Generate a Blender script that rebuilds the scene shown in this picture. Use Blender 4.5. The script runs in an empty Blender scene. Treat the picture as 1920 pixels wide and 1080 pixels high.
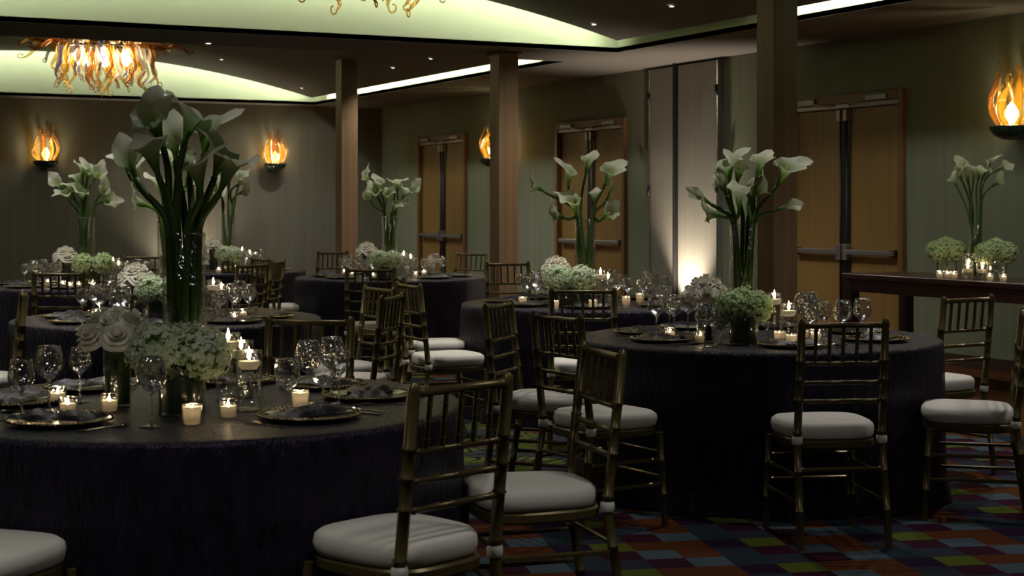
import bpy, math, random
from mathutils import Vector, Matrix

PI = math.pi
R = math.radians
rng = random.Random(7)

# ------------------------------------------------------------------ camera, world, exposure
sc = bpy.context.scene
COL = sc.collection
F = 2950.0                      # focal length in pixels of the 1920 px wide frame
HOR = 387.0                     # image row of the horizon
EYE = 1.43
YAW = R(26.4)
SY, CY = math.sin(YAW), math.cos(YAW)

cam_d = bpy.data.cameras.new('camera')
cam_d.sensor_width = 36.0
cam_d.lens = F / 1920.0 * 36.0
cam_d.shift_y = -(540.0 - HOR) / 1920.0
cam_d.clip_end = 200
cam_d.dof.use_dof = True
cam_d.dof.focus_distance = 7.6
cam_d.dof.aperture_fstop = 6.3
cam = bpy.data.objects.new('camera', cam_d)
COL.objects.link(cam)
cam.location = (0, 0, EYE)
cam.rotation_euler = (R(90), 0, -YAW)
sc.camera = cam

wld = bpy.data.worlds.new('world')
sc.world = wld
wld.use_nodes = True
wld.node_tree.nodes['Background'].inputs[0].default_value = (0.5, 0.52, 0.45, 1)
wld.node_tree.nodes['Background'].inputs[1].default_value = 0.002

sc.view_settings.view_transform = 'Standard'
sc.view_settings.look = 'None'
sc.view_settings.gamma = 1.0
sc.view_settings.use_curve_mapping = False
sc.view_settings.exposure = 0.0
sc.cycles.transparent_max_bounces = 40
sc.cycles.max_bounces = 8
sc.cycles.sample_clamp_indirect = 4.0
sc.cycles.caustics_reflective = False
sc.cycles.caustics_refractive = False

# light strengths, all in one place
COVE = 52.0                     # emission of the rear cove lamps
COVE_R = 55.0                   # emission of the cove lamps along the right side
DOWN_TABLE = 88.0               # recessed downlights over the tables (W)
DOWN_AISLE = 170.0
UPLIGHT = 370.0
SCONCE_W = 5.5
CHANDELIER_W = 10.0
FLAME_W = 0.05

# ------------------------------------------------------------------ coordinates
def W(px, d, z=0.0):
    """point at image column px, camera depth d and height z, in room axes"""
    X = (px - 960.0) / F * d
    return Vector((CY * X + SY * d, -SY * X + CY * d, z))

def on_top(px, py, z=0.76):
    """point on a horizontal plane of height z seen at pixel (px, py)"""
    return W(px, F * (EYE - z) / (py - HOR), z)

def zat(py, d):
    return EYE - (py - HOR) * d / F

# ------------------------------------------------------------------ materials
def new_mat(name):
    m = bpy.data.materials.new(name)
    m.use_nodes = True
    return m, m.node_tree.nodes, m.node_tree.links, m.node_tree.nodes['Principled BSDF']

def pmat(name, col, rough=0.5, metal=0.0, spec=None, bump=None, vary=None, sheen=0.0, trans=None, coat=0.0, tint=None):
    m, N, L, b = new_mat(name)
    b.inputs['Base Color'].default_value = (*col, 1)
    b.inputs['Roughness'].default_value = rough
    b.inputs['Metallic'].default_value = metal
    if spec is not None:
        b.inputs['Specular IOR Level'].default_value = spec
    if tint: b.inputs['Specular Tint'].default_value = (*tint, 1)
    if sheen:
        b.inputs['Sheen Weight'].default_value = sheen
        b.inputs['Sheen Roughness'].default_value = 0.35
    if coat:
        b.inputs['Coat Weight'].default_value = coat
        b.inputs['Coat Roughness'].default_value = 0.15
    tc = N.new('ShaderNodeTexCoord')
    if vary:                                   # (scale vector, second colour, contrast)
        mp = N.new('ShaderNodeMapping'); mp.inputs['Scale'].default_value = vary[0]
        L.new(tc.outputs['Object'], mp.inputs['Vector'])
        nz = N.new('ShaderNodeTexNoise'); nz.inputs['Scale'].default_value = 1.0
        nz.inputs['Detail'].default_value = 5.0
        L.new(mp.outputs[0], nz.inputs['Vector'])
        cr = N.new('ShaderNodeValToRGB')
        cr.color_ramp.elements[0].position = 0.5 - vary[2]
        cr.color_ramp.elements[1].position = 0.5 + vary[2]
        cr.color_ramp.elements[0].color = (*col, 1)
        cr.color_ramp.elements[1].color = (*vary[1], 1)
        L.new(nz.outputs['Fac'], cr.inputs['Fac'])
        L.new(cr.outputs['Color'], b.inputs['Base Color'])
    if bump:                                   # (scale vector, strength, distance)
        mp = N.new('ShaderNodeMapping'); mp.inputs['Scale'].default_value = bump[0]
        L.new(tc.outputs['Object'], mp.inputs['Vector'])
        nz = N.new('ShaderNodeTexNoise'); nz.inputs['Scale'].default_value = 1.0
        nz.inputs['Detail'].default_value = 4.0
        L.new(mp.outputs[0], nz.inputs['Vector'])
        bp = N.new('ShaderNodeBump'); bp.inputs['Strength'].default_value = bump[1]
        bp.inputs['Distance'].default_value = bump[2]
        L.new(nz.outputs['Fac'], bp.inputs['Height'])
        L.new(bp.outputs[0], b.inputs['Normal'])
    if trans is not None:                      # thin petals: part of the light goes through
        tr = N.new('ShaderNodeBsdfTranslucent')
        mx = N.new('ShaderNodeMixShader'); mx.inputs[0].default_value = trans
        src = b.inputs['Base Color']
        if src.is_linked:
            L.new(src.links[0].from_socket, tr.inputs['Color'])
        else:
            tr.inputs['Color'].default_value = (*col, 1)
        L.new(b.outputs[0], mx.inputs[1]); L.new(tr.outputs[0], mx.inputs[2])
        L.new(mx.outputs[0], N['Material Output'].inputs['Surface'])
    return m

def emat(name, col, strength):
    m = bpy.data.materials.new(name); m.use_nodes = True
    N, L = m.node_tree.nodes, m.node_tree.links
    N.remove(N['Principled BSDF'])
    e = N.new('ShaderNodeEmission')
    e.inputs[0].default_value = (*col, 1); e.inputs[1].default_value = strength
    L.new(e.outputs[0], N['Material Output'].inputs['Surface'])
    return m

def glass_mat(name, tint=(0.97, 0.975, 0.97), rough=0.02, boost=1.0, ior=1.5, diffuse=None, glint=0.0, base=0.0, top=0.5):
    """thin-walled glass: light passes straight through, edges and lamps reflect"""
    m = bpy.data.materials.new(name); m.use_nodes = True
    N, L = m.node_tree.nodes, m.node_tree.links
    N.remove(N['Principled BSDF'])
    tr = N.new('ShaderNodeBsdfTransparent'); tr.inputs[0].default_value = (*tint, 1)
    gl = N.new('ShaderNodeBsdfGlossy'); gl.inputs['Roughness'].default_value = rough
    gl.inputs['Color'].default_value = (1, 1, 1, 1)
    fr = N.new('ShaderNodeFresnel'); fr.inputs['IOR'].default_value = ior
    if glint:                                  # hand-blown unevenness breaks reflections into glints
        tc = N.new('ShaderNodeTexCoord')
        nz = N.new('ShaderNodeTexNoise'); nz.inputs['Scale'].default_value = 45.0; nz.inputs['Detail'].default_value = 1.0
        L.new(tc.outputs['Object'], nz.inputs['Vector'])
        bp = N.new('ShaderNodeBump'); bp.inputs['Strength'].default_value = glint; bp.inputs['Distance'].default_value = 0.02
        L.new(nz.outputs['Fac'], bp.inputs['Height'])
        L.new(bp.outputs[0], gl.inputs['Normal'])
    ml = N.new('ShaderNodeMath'); ml.operation = 'MULTIPLY'; ml.inputs[1].default_value = boost
    ml.use_clamp = True
    L.new(fr.outputs[0], ml.inputs[0])
    cl = N.new('ShaderNodeMath'); cl.operation = 'MINIMUM'; cl.inputs[1].default_value = top
    ad = N.new('ShaderNodeMath'); ad.operation = 'ADD'; ad.inputs[1].default_value = base
    L.new(ml.outputs[0], ad.inputs[0]); L.new(ad.outputs[0], cl.inputs[0])
    first = tr.outputs[0]
    if diffuse:                                # coloured blown glass scatters a little
        tl = N.new('ShaderNodeBsdfTranslucent'); tl.inputs[0].default_value = (*diffuse[0], 1)
        df = N.new('ShaderNodeBsdfDiffuse'); df.inputs[0].default_value = (*diffuse[0], 1)
        ms = N.new('ShaderNodeMixShader'); ms.inputs[0].default_value = 0.35
        L.new(tl.outputs[0], ms.inputs[1]); L.new(df.outputs[0], ms.inputs[2])
        m2 = N.new('ShaderNodeMixShader'); m2.inputs[0].default_value = diffuse[1]
        L.new(tr.outputs[0], m2.inputs[1]); L.new(ms.outputs[0], m2.inputs[2])
        first = m2.outputs[0]
    mx = N.new('ShaderNodeMixShader')
    L.new(cl.outputs[0], mx.inputs[0]); L.new(first, mx.inputs[1]); L.new(gl.outputs[0], mx.inputs[2])
    L.new(mx.outputs[0], N['Material Output'].inputs['Surface'])
    return m

def petal_mat(name, low, high, z0, z1, trans, rough=0.5):
    """a petal that is green at its base and pale at its rim (its own colouring)"""
    m, N, L, b = new_mat(name)
    tc = N.new('ShaderNodeTexCoord')
    sx = N.new('ShaderNodeSeparateXYZ'); L.new(tc.outputs['Object'], sx.inputs[0])
    mr = N.new('ShaderNodeMapRange')
    mr.inputs['From Min'].default_value = z0; mr.inputs['From Max'].default_value = z1
    L.new(sx.outputs['Z'], mr.inputs['Value'])
    cr = N.new('ShaderNodeValToRGB')
    cr.color_ramp.elements[0].color = (*low, 1); cr.color_ramp.elements[1].color = (*high, 1)
    L.new(mr.outputs[0], cr.inputs['Fac'])
    L.new(cr.outputs['Color'], b.inputs['Base Color'])
    b.inputs['Roughness'].default_value = rough
    tr = N.new('ShaderNodeBsdfTranslucent'); L.new(cr.outputs['Color'], tr.inputs['Color'])
    mx = N.new('ShaderNodeMixShader'); mx.inputs[0].default_value = trans
    L.new(b.outputs[0], mx.inputs[1]); L.new(tr.outputs[0], mx.inputs[2])
    L.new(mx.outputs[0], N['Material Output'].inputs['Surface'])
    return m

def carpet_mat():
    m, N, L, b = new_mat('carpet')
    b.inputs['Roughness'].default_value = 0.95
    b.inputs['Specular IOR Level'].default_value = 0.1
    def math_(op, a, c=None, clamp=False):
        n = N.new('ShaderNodeMath'); n.operation = op; n.use_clamp = clamp
        for k, v in enumerate((a, c)):
            if v is None: continue
            if isinstance(v, (int, float)): n.inputs[k].default_value = v
            else: L.new(v, n.inputs[k])
        return n.outputs[0]
    tc = N.new('ShaderNodeTexCoord')
    mp = N.new('ShaderNodeMapping'); mp.vector_type = 'POINT'
    mp.inputs['Rotation'].default_value = (0, 0, R(16.4))
    L.new(tc.outputs['Object'], mp.inputs['Vector'])
    s = N.new('ShaderNodeSeparateXYZ'); L.new(mp.outputs[0], s.inputs[0])
    i = math_('FLOOR', math_('DIVIDE', math_('ADD', s.outputs['X'], 40.03), 0.166))
    j = math_('FLOOR', math_('DIVIDE', math_('ADD', s.outputs['Y'], 40.06), 0.160))
    cyc = math_('FLOOR', math_('DIVIDE', j, 3.0))
    col = math_('FLOORED_MODULO', math_('ADD', math_('ADD', i, j), cyc), 4.0)
    row = math_('FLOORED_MODULO', j, 3.0)
    idx = math_('ADD', math_('MULTIPLY', row, 4.0), col)
    fac = math_('DIVIDE', math_('ADD', idx, 0.5), 12.0)
    lime, orange, purple = (0.16, 0.20, 0.022), (0.17, 0.048, 0.013), (0.035, 0.010, 0.05)
    blue, slate, plum, teal = (0.12, 0.17, 0.21), (0.045, 0.055, 0.085), (0.06, 0.008, 0.028), (0.03, 0.06, 0.075)
    seq = [blue, teal, slate, plum,  blue, orange, slate, plum,  lime, orange, orange, purple]
    cr = N.new('ShaderNodeValToRGB'); cr.color_ramp.interpolation = 'CONSTANT'
    e = cr.color_ramp.elements
    e[0].position = 0.0; e[0].color = (*seq[0], 1)
    e[1].position = 1 / 12.0; e[1].color = (*seq[1], 1)
    for k in range(2, 12):
        el = e.new(k / 12.0); el.color = (*seq[k], 1)
    L.new(fac, cr.inputs['Fac'])
    # woven swirl border: contour lines of a smooth noise on lime and grey bands
    nz = N.new('ShaderNodeTexNoise'); nz.inputs['Scale'].default_value = 1.5
    nz.inputs['Detail'].default_value = 0.5
    L.new(mp.outputs[0], nz.inputs['Vector'])
    ln = math_('ABSOLUTE', math_('SUBTRACT', math_('FRACT', math_('MULTIPLY', nz.outputs['Fac'], 22.0)), 0.5))
    line = math_('LESS_THAN', ln, 0.13)
    nb = N.new('ShaderNodeTexNoise'); nb.inputs['Scale'].default_value = 2.2; nb.inputs['Detail'].default_value = 0.0
    L.new(mp.outputs[0], nb.inputs['Vector'])
    cb = N.new('ShaderNodeValToRGB'); cb.color_ramp.interpolation = 'CONSTANT'
    cb.color_ramp.elements[0].color = (0.07, 0.075, 0.085, 1)
    cb.color_ramp.elements[1].position = 0.5; cb.color_ramp.elements[1].color = (0.15, 0.19, 0.03, 1)
    el = cb.color_ramp.elements.new(0.62); el.color = (0.12, 0.05, 0.04, 1)
    L.new(nb.outputs['Fac'], cb.inputs['Fac'])
    mxl = N.new('ShaderNodeMix'); mxl.data_type = 'RGBA'
    L.new(line, mxl.inputs['Factor']); L.new(cb.outputs['Color'], mxl.inputs[6])
    mxl.inputs[7].default_value = (0.012, 0.012, 0.014, 1)
    # where the swirl band lies: a broad curved path crossing the room
    so = N.new('ShaderNodeSeparateXYZ'); L.new(tc.outputs['Object'], so.inputs[0])
    wv = math_('SINE', math_('MULTIPLY', so.outputs['X'], 0.8))
    edge = math_('ADD', so.outputs['Y'], math_('MULTIPLY', wv, 0.35))
    band = math_('MULTIPLY', math_('GREATER_THAN', edge, 7.15),
                 math_('LESS_THAN', math_('ADD', so.outputs['X'], math_('MULTIPLY', so.outputs['Y'], 0.2)), 6.3))
    # plain rust carpet along the right wall
    rust = math_('GREATER_THAN', math_('ADD', so.outputs['X'], math_('MULTIPLY', wv, 0.2)), 7.05)
    m1 = N.new('ShaderNodeMix'); m1.data_type = 'RGBA'
    L.new(band, m1.inputs['Factor']); L.new(cr.outputs['Color'], m1.inputs[6]); L.new(mxl.outputs[2], m1.inputs[7])
    m2 = N.new('ShaderNodeMix'); m2.data_type = 'RGBA'
    L.new(rust, m2.inputs['Factor']); L.new(m1.outputs[2], m2.inputs[6])
    m2.inputs[7].default_value = (0.19, 0.06, 0.02, 1)
    pn = N.new('ShaderNodeTexNoise'); pn.inputs['Scale'].default_value = 160.0
    L.new(tc.outputs['Object'], pn.inputs['Vector'])
    pr = N.new('ShaderNodeMapRange'); pr.inputs['To Min'].default_value = 0.24; pr.inputs['To Max'].default_value = 0.66
    L.new(pn.outputs['Fac'], pr.inputs['Value'])
    mm = N.new('ShaderNodeMix'); mm.data_type = 'RGBA'; mm.blend_type = 'MULTIPLY'; mm.inputs['Factor'].default_value = 1.0
    L.new(m2.outputs[2], mm.inputs[6]); L.new(pr.outputs[0], mm.inputs[7])
    L.new(mm.outputs[2], b.inputs['Base Color'])
    bp = N.new('ShaderNodeBump'); bp.inputs['Strength'].default_value = 0.4; bp.inputs['Distance'].default_value = 0.004
    L.new(pn.outputs['Fac'], bp.inputs['Height']); L.new(bp.outputs[0], b.inputs['Normal'])
    return m

M = {}
M['carpet'] = carpet_mat()
M['wall'] = pmat('wall_covering', (0.160, 0.178, 0.118), 0.75, vary=((14, 14, 0.35), (0.200, 0.222, 0.150), 0.25),
                 bump=((60, 60, 2), 0.15, 0.003))
M['wall_back'] = pmat('wall_covering_warm_lit', (0.128, 0.122, 0.088), 0.75, vary=((14, 14, 0.35), (0.160, 0.153, 0.112), 0.25),
                      bump=((60, 60, 2), 0.15, 0.003))  # browner copy of the wall covering, warm dim light put into its colour
M['soffit'] = pmat('soffit_plaster', (0.155, 0.145, 0.125), 0.85)
M['cloud'] = pmat('vault_panel', (0.12, 0.115, 0.09), 0.8, vary=((3, 0.4, 3), (0.135, 0.13, 0.10), 0.3))
M['fascia'] = pmat('cove_paint', (0.50, 0.56, 0.33), 0.8)
M['oak'] = pmat('oak_veneer', (0.20, 0.118, 0.034), 0.42, vary=((22, 22, 0.5), (0.27, 0.162, 0.050), 0.22))
M['column'] = pmat('column_veneer', (0.175, 0.104, 0.050), 0.45, vary=((30, 30, 0.6), (0.235, 0.145, 0.072), 0.22))
M['oak_frame'] = pmat('frame_wood', (0.14, 0.070, 0.024), 0.45, vary=((30, 30, 1), (0.20, 0.105, 0.038), 0.25))
M['steel'] = pmat('door_metal', (0.30, 0.30, 0.32), 0.38, 0.8)
M['darksteel'] = pmat('dark_metal', (0.05, 0.045, 0.045), 0.4, 0.7)
M['panel'] = pmat('partition_fabric', (0.19, 0.185, 0.15), 0.8, vary=((26, 26, 0.3), (0.24, 0.23, 0.185), 0.25))
M['chrome'] = pmat('edge_chrome', (0.7, 0.72, 0.75), 0.2, 1.0)
M['black'] = pmat('black_rubber', (0.006, 0.006, 0.006), 0.6)
M['baseboard'] = pmat('baseboard_wood', (0.05, 0.022, 0.014), 0.5)
M['mahogany'] = pmat('mahogany_stain', (0.035, 0.010, 0.010), 0.32, vary=((8, 30, 30), (0.055, 0.016, 0.014), 0.25), coat=0.3)
M['gold'] = pmat('gold_lacquered_wood', (0.150, 0.116, 0.042), 0.34, 0.45, vary=((60, 60, 60), (0.105, 0.080, 0.028), 0.3))
M['cushion'] = pmat('ivory_cushion', (0.70, 0.67, 0.60), 0.85, bump=((14, 40, 14), 0.25, 0.006))
M['cloth'] = pmat('charcoal_crushed_satin', (0.0075, 0.0066, 0.011), 0.33, spec=0.32, tint=(0.88, 0.82, 1.0),
                  vary=((26, 26, 9), (0.024, 0.018, 0.036), 0.2), bump=((85, 85, 14), 1.0, 0.018), sheen=0.04)
M['napkin'] = pmat('plum_napkin', (0.010, 0.009, 0.014), 0.42, spec=0.6, bump=((50, 50, 50), 0.6, 0.008), sheen=0.08)
M['charger'] = pmat('smoked_glass_plate', (0.03, 0.025, 0.015), 0.12, 0.3)
M['bead'] = pmat('gilt_bead', (0.55, 0.42, 0.20), 0.22, 1.0)
M['silver'] = pmat('silver_cutlery', (0.75, 0.72, 0.68), 0.18, 1.0)
M['glass'] = glass_mat('clear_glass', rough=0.11, boost=4.0, glint=0.6, base=0.10, top=0.8)
M['vase_glass'] = glass_mat('vase_glass', (0.97, 0.98, 0.97), rough=0.09, boost=2.2, glint=0.3, base=0.03)
M['water'] = glass_mat('still_water', (0.93, 0.95, 0.94), ior=1.33)
M['wax'] = pmat('ivory_wax', (0.90, 0.86, 0.78), 0.5, trans=0.5)
M['flame'] = emat('candle_flame', (1.0, 0.72, 0.36), 42.0)
M['wick'] = pmat('wick', (0.01, 0.01, 0.01), 0.9)
M['stem'] = pmat('calla_stem', (0.050, 0.110, 0.018), 0.45, vary=((40, 40, 6), (0.085, 0.165, 0.03), 0.3))
M['leafstem'] = pmat('flower_stem', (0.03, 0.07, 0.015), 0.6)
M['leaf'] = pmat('dark_leaf', (0.012, 0.026, 0.008), 0.4, vary=((30, 30, 8), (0.03, 0.06, 0.015), 0.25))
M['spathe'] = petal_mat('calla_petal', (0.15, 0.32, 0.025), (0.84, 0.86, 0.68), 0.03, 0.130, 0.5)
M['spadix'] = pmat('calla_spadix', (0.7, 0.5, 0.08), 0.7)
M['hyd_white'] = pmat('white_hydrangea', (0.72, 0.77, 0.62), 0.7, vary=((9, 9, 9), (0.62, 0.74, 0.45), 0.15), trans=0.3)
M['hyd_green'] = pmat('green_hydrangea', (0.55, 0.70, 0.32), 0.7, vary=((9, 9, 9), (0.70, 0.78, 0.50), 0.15), trans=0.3)
M['hyd_core'] = pmat('hydrangea_shaded_heart', (0.22, 0.30, 0.12), 0.8)  # green of the inner stems, with shade between florets put into it
M['rose'] = pmat('ivory_rose', (0.86, 0.82, 0.68), 0.6, vary=((18, 18, 18), (0.90, 0.88, 0.80), 0.2), trans=0.35)
M['amber'] = glass_mat('amber_glass', (1.0, 0.82, 0.46), 0.06, 1.6, diffuse=((0.85, 0.48, 0.08), 0.20))
M['clearglass'] = glass_mat('opal_glass', (0.95, 0.93, 0.9), 0.05, 1.2, diffuse=((0.75, 0.72, 0.66), 0.55))
M['violet'] = glass_mat('smoky_violet_glass', (0.72, 0.66, 0.80), 0.05, 1.2, diffuse=((0.33, 0.27, 0.40), 0.6))
M['greenglass'] = glass_mat('green_glass', (0.6, 0.85, 0.55), 0.05, 1.2, diffuse=((0.20, 0.34, 0.14), 0.6))
M['umber'] = glass_mat('umber_glass', (0.85, 0.55, 0.3), 0.05, 1.2, diffuse=((0.40, 0.20, 0.05), 0.4))
M['sconce_base'] = pmat('dark_green_ceramic', (0.012, 0.035, 0.022), 0.3, coat=0.4)
M['bulb'] = emat('lamp_bulb', (1.0, 0.84, 0.50), 26.0)
M['cove_lamp'] = emat('cove_lamp', (0.97, 1.0, 0.90), COVE)
M['cove_lamp_r'] = emat('cove_lamp_side', (1.0, 1.0, 0.90), COVE_R)
M['downlens'] = emat('downlight_lens', (1.0, 0.95, 0.85), 6.0)
M['uplens'] = emat('uplight_lens', (1.0, 0.85, 0.65), 20.0)

# ------------------------------------------------------------------ geometry helpers
class G:
    """collects verts and faces for ONE mesh"""
    def __init__(self):
        self.v, self.f = [], []
    def add(self, vs, fs):
        o = len(self.v)
        self.v += [tuple(p) for p in vs]
        self.f += [tuple(i + o for i in q) for q in fs]
        return self
    def box(self, lo, hi):
        x0, y0, z0 = lo; x1, y1, z1 = hi
        return self.add([(x0, y0, z0), (x1, y0, z0), (x1, y1, z0), (x0, y1, z0), (x0, y0, z1), (x1, y0, z1), (x1, y1, z1), (x0, y1, z1)],
                        [(3, 2, 1, 0), (4, 5, 6, 7), (0, 1, 5, 4), (1, 2, 6, 5), (2, 3, 7, 6), (3, 0, 4, 7)])
    def bbox(self, lo, hi, b=0.004):
        """box with chamfered vertical and horizontal edges"""
        x0, y0, z0 = lo; x1, y1, z1 = hi
        def ring(z, i):
            return [(x0 + i + b, y0 + i, z), (x1 - i - b, y0 + i, z), (x1 - i, y0 + i + b, z), (x1 - i, y1 - i - b, z),
                    (x1 - i - b, y1 - i, z), (x0 + i + b, y1 - i, z), (x0 + i, y1 - i - b, z), (x0 + i, y0 + i + b, z)]
        vs = ring(z0, b) + ring(z0 + b, 0) + ring(z1 - b, 0) + ring(z1, b)
        fs = [tuple(reversed(range(8))), tuple(range(24, 32))]
        for k in range(3):
            for i in range(8):
                j = (i + 1) % 8
                fs.append((k * 8 + i, k * 8 + j, k * 8 + 8 + j, k * 8 + 8 + i))
        return self.add(vs, fs)
    def lathe(self, prof, seg=20, cx=0.0, cy=0.0, cap0=False, cap1=False):
        n = len(prof); vs = []; fs = []
        for r, z in prof:
            for k in range(seg):
                a = 2 * PI * k / seg
                vs.append((cx + r * math.cos(a), cy + r * math.sin(a), z))
        for i in range(n - 1):
            for k in range(seg):
                j = (k + 1) % seg
                fs.append((i * seg + k, i * seg + j, (i + 1) * seg + j, (i + 1) * seg + k))
        if cap0: fs.append(tuple(reversed(range(seg))))
        if cap1: fs.append(tuple(range((n - 1) * seg, n * seg)))
        return self.add(vs, fs)
    def tube(self, pts, rad, seg=8, caps=True, flat=1.0):
        pts = [Vector(p) for p in pts]; n = len(pts)
        if not hasattr(rad, '__len__'): rad = [rad] * n
        vs, fs = [], []
        t0 = (pts[1] - pts[0]).normalized()
        up = Vector((0, 0, 1)) if abs(t0.z) < 0.9 else Vector((1, 0, 0))
        nrm = (up - t0 * up.dot(t0)).normalized()
        for i in range(n):
            a = pts[max(i - 1, 0)]; c = pts[min(i + 1, n - 1)]
            t = (c - a).normalized()
            nrm = (nrm - t * nrm.dot(t)).normalized()
            bn = t.cross(nrm)
            for k in range(seg):
                q = 2 * PI * k / seg
                vs.append(pts[i] + (nrm * math.cos(q) * flat + bn * math.sin(q)) * rad[i])
        for i in range(n - 1):
            for k in range(seg):
                j = (k + 1) % seg
                fs.append((i * seg + k, i * seg + j, (i + 1) * seg + j, (i + 1) * seg + k))
        if caps:
            fs.append(tuple(reversed(range(seg)))); fs.append(tuple(range((n - 1) * seg, n * seg)))
        return self.add(vs, fs)
    def mesh(self, name, mat, smooth=True, angle=None):
        me = bpy.data.meshes.new(name)
        me.from_pydata(self.v, [], self.f)
        me.materials.append(M[mat] if isinstance(mat, str) else mat)
        if smooth:
            me.polygons.foreach_set('use_smooth', [True] * len(me.polygons))
            if angle is not None:
                me.set_sharp_from_angle(angle=R(angle))
        me.update()
        return me

def link(name, me, parent=None, loc=None, rot=None, scale=None, kind=None, label=None):
    o = bpy.data.objects.new(name, me)
    COL.objects.link(o)
    if parent is not None: o.parent = parent
    if loc is not None: o.location = loc
    if rot is not None: o.rotation_euler = rot
    if scale is not None: o.scale = (scale,) * 3 if not hasattr(scale, '__len__') else scale
    if kind: o['kind'] = kind
    if label: o['label'] = label
    return o

def tag(o, label, cat, group=None):
    o['label'] = label; o['category'] = cat
    if group: o['group'] = group
    return o

def empty(name, loc=(0, 0, 0), rz=0.0, scale=1.0):
    return link(name, None, None, loc, (0, 0, rz), scale)

def struct(name, g, mat, smooth=False, angle=30):
    return link(name, g.mesh(name, mat, smooth, angle if smooth else None), kind='structure')

# a kit is a list of parts: (name, mesh, [sub-parts (name, mesh)], kind)
def build_kit(kit, root):
    for part in kit:
        o = link(part[0], part[1], root, kind=part[3] if len(part) > 3 else None)
        for sub in part[2] if len(part) > 2 else ():
            link(sub[0], sub[1], o)

def place(name, kit, loc, rz, label, cat, group=None, scale=1.0):
    if len(kit) == 1 and not (len(kit[0]) > 2 and kit[0][2]):
        o = link(name, kit[0][1], None, loc, (0, 0, rz), scale)
    else:
        o = empty(name, loc, rz, scale)
        build_kit(kit, o)
    return tag(o, label, cat, group)

def light(name, kind, loc, power, col, parent=None, radius=0.05, rot=None, spot=None, blend=0.5):
    d = bpy.data.lights.new(name, kind)
    d.energy = power; d.color = col
    d.shadow_soft_size = radius
    if spot: d.spot_size = R(spot); d.spot_blend = blend
    o = bpy.data.objects.new(name, d)
    COL.objects.link(o)
    if parent is not None: o.parent = parent
    o.location = loc
    if rot is not None: o.rotation_euler = rot
    return o

# ------------------------------------------------------------------ the room
X0, X1 = -1.5, 9.83            # left and right wall
Y0, Y1 = -4.0, 24.75           # wall behind the camera, back wall
ZS = 3.08                      # soffit
ZT = 3.98                      # top of the coves
BX0, BX1 = -0.10, 8.50         # the bays across the room
BAYS = [(6.1, 14.6), (15.8, 24.3)]

struct('floor', G().box((X0 - .2, Y0 - .2, -0.1), (X1 + .2, Y1 + .2, 0.0)), 'carpet')
struct('wall_back', G().box((X0 - .15, Y1, 0), (X1 + .15, Y1 + .15, ZS + .3)), 'wall_back')
struct('wall_left', G().box((X0 - .15, Y0, 0), (X0, Y1, ZS + .3)), 'wall')
struct('wall_front', G().box((X0 - .15, Y0 - .15, 0), (X1 + .15, Y0, ZS + .3)), 'wall')

DOORS = [12.43, 17.54, 22.21]  # centres of the double doors along the right wall
DH, DW = 2.53, 0.905           # outer frame height, half width
gw = G()
ys = [Y0] + [y for c in DOORS for y in (c - DW, c + DW)] + [Y1]
for k in range(0, len(ys), 2):
    gw.box((X1, ys[k], 0), (X1 + .15, ys[k + 1], ZS + .3))
for c in DOORS:
    gw.box((X1, c - DW, DH), (X1 + .15, c + DW, ZS + .3))
struct('wall_right', gw, 'wall')

g = G()
for k in range(0, len(ys), 2):
    a, b_ = ys[k], ys[k + 1]
    g.box((X1 - .018, a, 0), (X1 - .0005, b_, 0.11))
struct('baseboard_right', g, 'baseboard')
struct('baseboard_back', G().box((X0, Y1 - .018, 0), (X1 - .02, Y1 - .0005, 0.11)), 'baseboard')

# soffit, beam and coves
g = G()
g.box((BX1, Y0, ZS), (X1, Y1, ZS + .05))
g.box((X0, Y0, ZS), (BX0, Y1, ZS + .05))
g.box((BX0, Y0, ZS), (BX1, BAYS[0][0], ZS + .05))
g.box((BX0, BAYS[0][1], ZS), (BX1, BAYS[1][0], ZS + .05))
g.box((BX0, BAYS[1][1], ZS), (BX1, Y1, ZS + .05))
g.box((X0, Y0, ZT), (X1, Y1, ZT + .05))
struct('ceiling', g, 'soffit')

CA, CC, CT = 4.2, 0.0328, 3.73
def vault(x):
    return CT - CC * (x - CA) ** 2

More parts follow.
